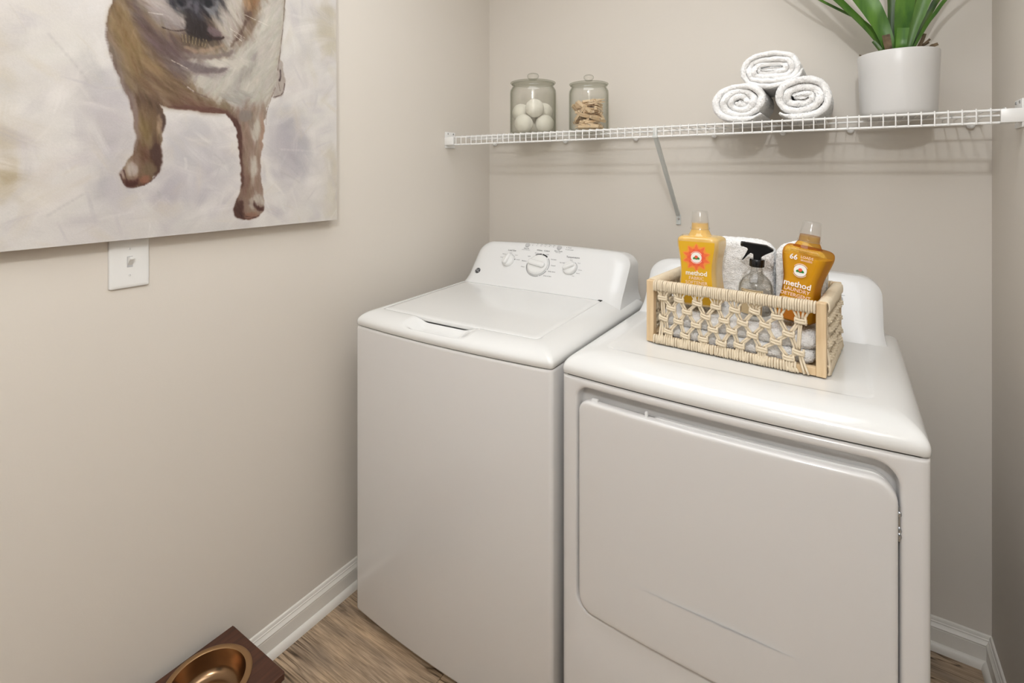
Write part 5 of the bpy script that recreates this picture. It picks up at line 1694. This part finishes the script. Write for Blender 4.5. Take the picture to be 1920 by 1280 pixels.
words(det, FM2, [('LAUNDRY', 0.001, 0.0728, 0.0112), ('DETERGENT', 0.0, 0.0612, 0.0108), ('DÉTERGENT À LESSIVE', 0, 0.0520, 0.0050), ('ginger mango', 0, 0.0450, 0.0055),
     ('LOADS', 0.0095, 0.1475, 0.0078), ('BRASSÉES', 0.0095, 0.1405, 0.0054)], M['ink_pink'], 0.008, 0.0006)

# spray bottle in the middle
p = bl_(0.038, 0.088, zb + 0.010)
spr = thing('spray_bottle', 'round glass spray bottle with a black trigger head, between the two larger bottles', 'bottle', p, rot=(0, math.radians(2.5), BA + math.radians(8)))
outp = [(0.0004, 0.0), (0.030, 0.0), (0.0345, 0.003), (0.0370, 0.010), (0.0378, 0.030), (0.0378, 0.058), (0.0366, 0.0690), (0.0315, 0.0805), (0.0245, 0.0885), (0.0170, 0.0940), (0.0138, 0.0985), (0.0128, 0.106), (0.0128, 0.113), (0.0138, 0.1145), (0.0138, 0.117), (0.0122, 0.118)]
inp = [(max(r - 0.0016, 0.0004), max(z - 0.0006, 0.003)) for r, z in outp[::-1]]
obj('body', MB().lathe(outp + inp, 56), M['spray_glass'], spr, angle=50)
lq = [(0.0004, 0.0045), (0.028, 0.0045), (0.0345, 0.012), (0.0355, 0.030), (0.0355, 0.057), (0.0343, 0.0685), (0.0310, 0.0760), (0.0004, 0.0760)]
obj('liquid', MB().lathe(lq, 48), M['water'], spr)
mb = MB()
def arc_plate(mb, a0, a1, r, z0, z1, th=0.0004, n=16):
    rings = []
    for i in range(n + 1):
        a = math.radians(a0 + (a1 - a0) * i / n)
        rings.append([(r * math.cos(a), r * math.sin(a), z0), ((r + th) * math.cos(a), (r + th) * math.sin(a), z0), ((r + th) * math.cos(a), (r + th) * math.sin(a), z1), (r * math.cos(a), r * math.sin(a), z1)])
    mb.loft(rings)
arc_plate(mb, -138, -62, 0.0381, 0.006, 0.0630)
lb = obj('label', mb, M['paper'], spr, smooth=False, label='small cream paper label')
mb = MB()
for z in (0.0610,):
    arc_plate(mb, -135, -65, 0.0386, z, z + 0.0008)
for a in (-135, -65.8):
    arc_plate(mb, a, a + 1.0, 0.0386, 0.008, 0.0610, n=2)
obj('label_border', mb, M['ink_brown'], lb, smooth=False)
tm = text_mesh('spray_text', [('HEIRLOOM VARIETY', 0, 0.0560, 0.0054), ('ROOM SPRAY', 0, 0.0480, 0.0070)], M['ink_brown'], 0.01, 0)
for v in tm.vertices:                                    # wrap the printing round the bottle
    a = math.radians(-100) + v.co.x / 0.0388
    v.co = (0.0388 * math.cos(a), 0.0388 * math.sin(a), v.co.y)
link('lettering', tm, lb)['kind'] = 'stuff'
mb = MB()
rings = []
for r, z in ((0.0150, 0.1125), (0.0158, 0.114), (0.0158, 0.1290), (0.0148, 0.1305), (0.0004, 0.1305)):
    rings.append([((r + (0.0006 if i % 2 else 0)) * math.cos(2 * PI * i / 48), (r + (0.0006 if i % 2 else 0)) * math.sin(2 * PI * i / 48), z) for i in range(48)])
obj('collar', mb.loft(rings), M['black'], spr)
# trigger head: side outline (x towards the nozzle is negative), given thickness
def prism(outline, half, bev):
    rings = []
    cx = sum(q_[0] for q_ in outline) / len(outline)
    cz = sum(q_[1] for q_ in outline) / len(outline)
    for y, k in ((-half, 1 - bev), (-half * 0.82, 1.0), (half * 0.82, 1.0), (half, 1 - bev)):
        rings.append([(cx + (x - cx) * k, y, cz + (z - cz) * k) for x, z in outline])
    return MB().loft(rings)
head = [(-0.0335, 0.1590), (-0.0225, 0.1555), (-0.0195, 0.1500), (-0.0145, 0.1445), (-0.0085, 0.1420), (-0.0075, 0.1300), (0.0085, 0.1300), (0.0095, 0.1370), (0.0170, 0.1430), (0.0320, 0.1520), (0.0345, 0.1545), (0.0330, 0.1575), (0.0185, 0.1650), (-0.0240, 0.1680), (-0.0345, 0.1670)]
obj('spray_head', prism(head, 0.0095, 0.06), M['black'], spr, angle=30)
noz = MB().lathe([(0.0058, 0.0), (0.0062, 0.001), (0.0062, 0.009), (0.005, 0.010)], 20).xform(Matrix.Translation((-0.0330, 0, 0.1630)) @ Matrix.Rotation(-PI / 2, 4, 'Y') @ Matrix.Translation((0, 0, -0.006)))
obj('nozzle', noz, M['black'], spr)
trig = [(-0.0205, 0.1520), (-0.0120, 0.1480), (-0.0140, 0.1440), (-0.0200, 0.1385), (-0.0262, 0.1300), (-0.0305, 0.1248), (-0.0325, 0.1262), (-0.0280, 0.1345), (-0.0240, 0.1430)]
obj('trigger', prism(trig, 0.0065, 0.05), M['black'], spr, angle=30)
obj('dip_tube', MB().tube([(0, 0, 0.125), (0.002, 0, 0.06), (0.006, 0, 0.008)], 0.0020, 8), M['cap'], spr)

# ------------------------------------------------------------------ raised pet feeder
FH = 0.180
fx0, fx1, fy1 = 0.0225, 0.2545, -1.1885
FL = 0.46
fc = Vector(((fx0 + fx1) / 2, fy1 - FL / 2, 0))
feed = thing('pet_feeder', 'dark brown wooden raised pet feeder stand on the floor by the left wall', 'pet feeder', fc)
fw2, fl2 = (fx1 - fx0) / 2, FL / 2
RB = 0.0865
HOLES = [(0.123 - fc.x, -1.302 - fc.y), (0.123 - fc.x, -1.302 - 0.226 - fc.y)]
# top board with two round cut-outs: quarter plates stitched ring-to-edge
mb = MB()
nseg = 64
def hole_patch(hx, hy, y0, y1):
    top_o, top_i = [], []
    for i in range(nseg):
        a = 2 * PI * (i + 0.5) / nseg
        c_, s_ = math.cos(a), math.sin(a)
        tx = ((fw2 - 0.0015 - hx) if c_ > 0 else (fw2 - 0.0015 + hx)) / max(abs(c_), 1e-6)
        ty = ((y1 - hy) if s_ > 0 else (hy - y0)) / max(abs(s_), 1e-6)
        t = min(tx, ty)
        top_o.append((hx + c_ * t, hy + s_ * t))
        top_i.append((hx + c_ * RB, hy + s_ * RB))
    # snap nearest outline points to the corners
    for cx, cy in ((fw2 - .0015, y1), (-fw2 + .0015, y1), (fw2 - .0015, y0), (-fw2 + .0015, y0)):
        k = min(range(nseg), key=lambda q_: (top_o[q_][0] - cx) ** 2 + (top_o[q_][1] - cy) ** 2)
        top_o[k] = (cx, cy)
    z1, z0 = FH, FH - 0.018
    mb.loft([[(*q_, z0) for q_ in top_i], [(*q_, z1) for q_ in top_i], [(*q_, z1) for q_ in top_o], [(*q_, z1 - 0.0015) for q_ in top_o], [(*q_, z0) for q_ in top_o], [(*q_, z0) for q_ in top_i]], True, False, False)
ymid = (HOLES[0][1] + HOLES[1][1]) / 2
hole_patch(*HOLES[0], ymid + 0.0002, fl2 - 0.0015)
hole_patch(*HOLES[1], -fl2 + 0.0015, ymid - 0.0002)
# rounded nosing round the board's edge
edge = rrect(-fw2, fw2, -fl2, fl2, 0.006, 5, 10)
edge_i = rrect(-fw2 + 0.0016, fw2 - 0.0016, -fl2 + 0.0016, fl2 - 0.0016, 0.0045, 5, 10)
mb.loft([[(*q_, FH) for q_ in edge_i], [(*q_, FH - 0.0012) for q_ in edge], [(*q_, FH - 0.0168) for q_ in edge], [(*q_, FH - 0.018) for q_ in edge_i]], True, False, False)
obj('top_board', mb, M['walnut'], feed, angle=30)
for sx in (-1, 1):
    for sy in (-1, 1):
        x0 = sx * (fw2 - 0.018) - 0.015
        y0 = sy * (fl2 - 0.022) - 0.015
        obj('leg', MB().box(x0, x0 + 0.03, y0, y0 + 0.03, 0.0005, FH - 0.0181, 0.0015, 1), M['walnut'], feed)
for sx in (-1, 1):
    obj('apron', MB().box(sx * (fw2 - 0.011) - 0.006, sx * (fw2 - 0.011) + 0.006, -fl2 + 0.038, fl2 - 0.038, FH - 0.055, FH - 0.0182, 0.001, 1), M['walnut'], feed)
for sy in (-1, 1):
    obj('apron', MB().box(-fw2 + 0.034, fw2 - 0.034, sy * (fl2 - 0.016) - 0.006, sy * (fl2 - 0.016) + 0.006, FH - 0.055, FH - 0.0182, 0.001, 1), M['walnut'], feed)
def pet_bowl(hx, hy, label):
    t = thing('pet_bowl', label, 'bowl', (fc.x + hx, fc.y + hy, FH))
    rim = [(RB - 0.006, 0.0008), (RB + 0.0040, 0.0004), (RB + 0.0068, 0.0012), (RB + 0.0075, 0.0026), (RB + 0.0065, 0.0036), (RB + 0.002, 0.0044), (RB - 0.0050, 0.0046), (RB - 0.0068, 0.0034)]
    obj('rim', MB().lathe(rim, 96, cap0=False, cap1=False), M['brass_rim'], t, angle=60)
    R0 = RB - 0.0064
    inn_ = [(R0, 0.0032), (R0 - 0.0012, -0.004), (R0 - 0.004, -0.016), (R0 - 0.0075, -0.030), (R0 - 0.012, -0.040), (R0 - 0.020, -0.0455), (R0 - 0.030, -0.0475), (0.0004, -0.048)]
    out_ = [(0.0004, -0.0492), (R0 - 0.030, -0.0487), (R0 - 0.019, -0.0465), (R0 - 0.0105, -0.0405), (R0 - 0.0062, -0.030), (R0 - 0.0028, -0.016), (R0 - 0.0002, -0.004), (R0 + 0.0008, 0.0010)]
    obj('bowl', MB().lathe(inn_ + out_, 96, cap0=False, cap1=False), M['brass'], t, angle=60)
pet_bowl(*HOLES[0], 'bronze-coloured metal pet bowl set in the feeder, nearer the washing machine')
pet_bowl(*HOLES[1], 'bronze-coloured metal pet bowl in the feeder end farther from the washing machine')

# ------------------------------------------------------------------ ceiling light behind the camera, and the added bounce panel
cl = thing('ceiling_light', 'white round ceiling lamp holder with a bare bulb, overhead behind the camera', 'lamp', (1.46, -2.42, CEIL))
cp = thing('added_bounce_panel', 'flat white panel added on the ceiling above the machines, standing in for bounced light', 'lamp', (0.95, -1.10, CEIL))  # invented fitting, out of view, built round the bounce fill
mb = MB()
mb.loft([[(*q_, z_) for q_ in rrect(-0.58 + d_, 0.58 - d_, -0.48 + d_, 0.48 - d_, 0.01, 3, 3)] for d_, z_ in ((0, -0.0005), (0, -0.012), (0.004, -0.016), (0.012, -0.016), (0.016, -0.012))], cap1=False)
obj('frame', mb, M['fitting'], cp)
obj('bounce_panel_face', MB().box(-0.565, 0.565, -0.465, 0.465, -0.0118, -0.0098), M['fitting'], cp, smooth=False)
obj('base', MB().lathe([(0.07, -0.0005), (0.07, -0.012), (0.06, -0.022), (0.0004, -0.022)], 40), M['fitting'], cl)
obj('socket', MB().lathe([(0.022, -0.022), (0.022, -0.05), (0.018, -0.055), (0.0004, -0.055)], 28), M['fitting'], cl)
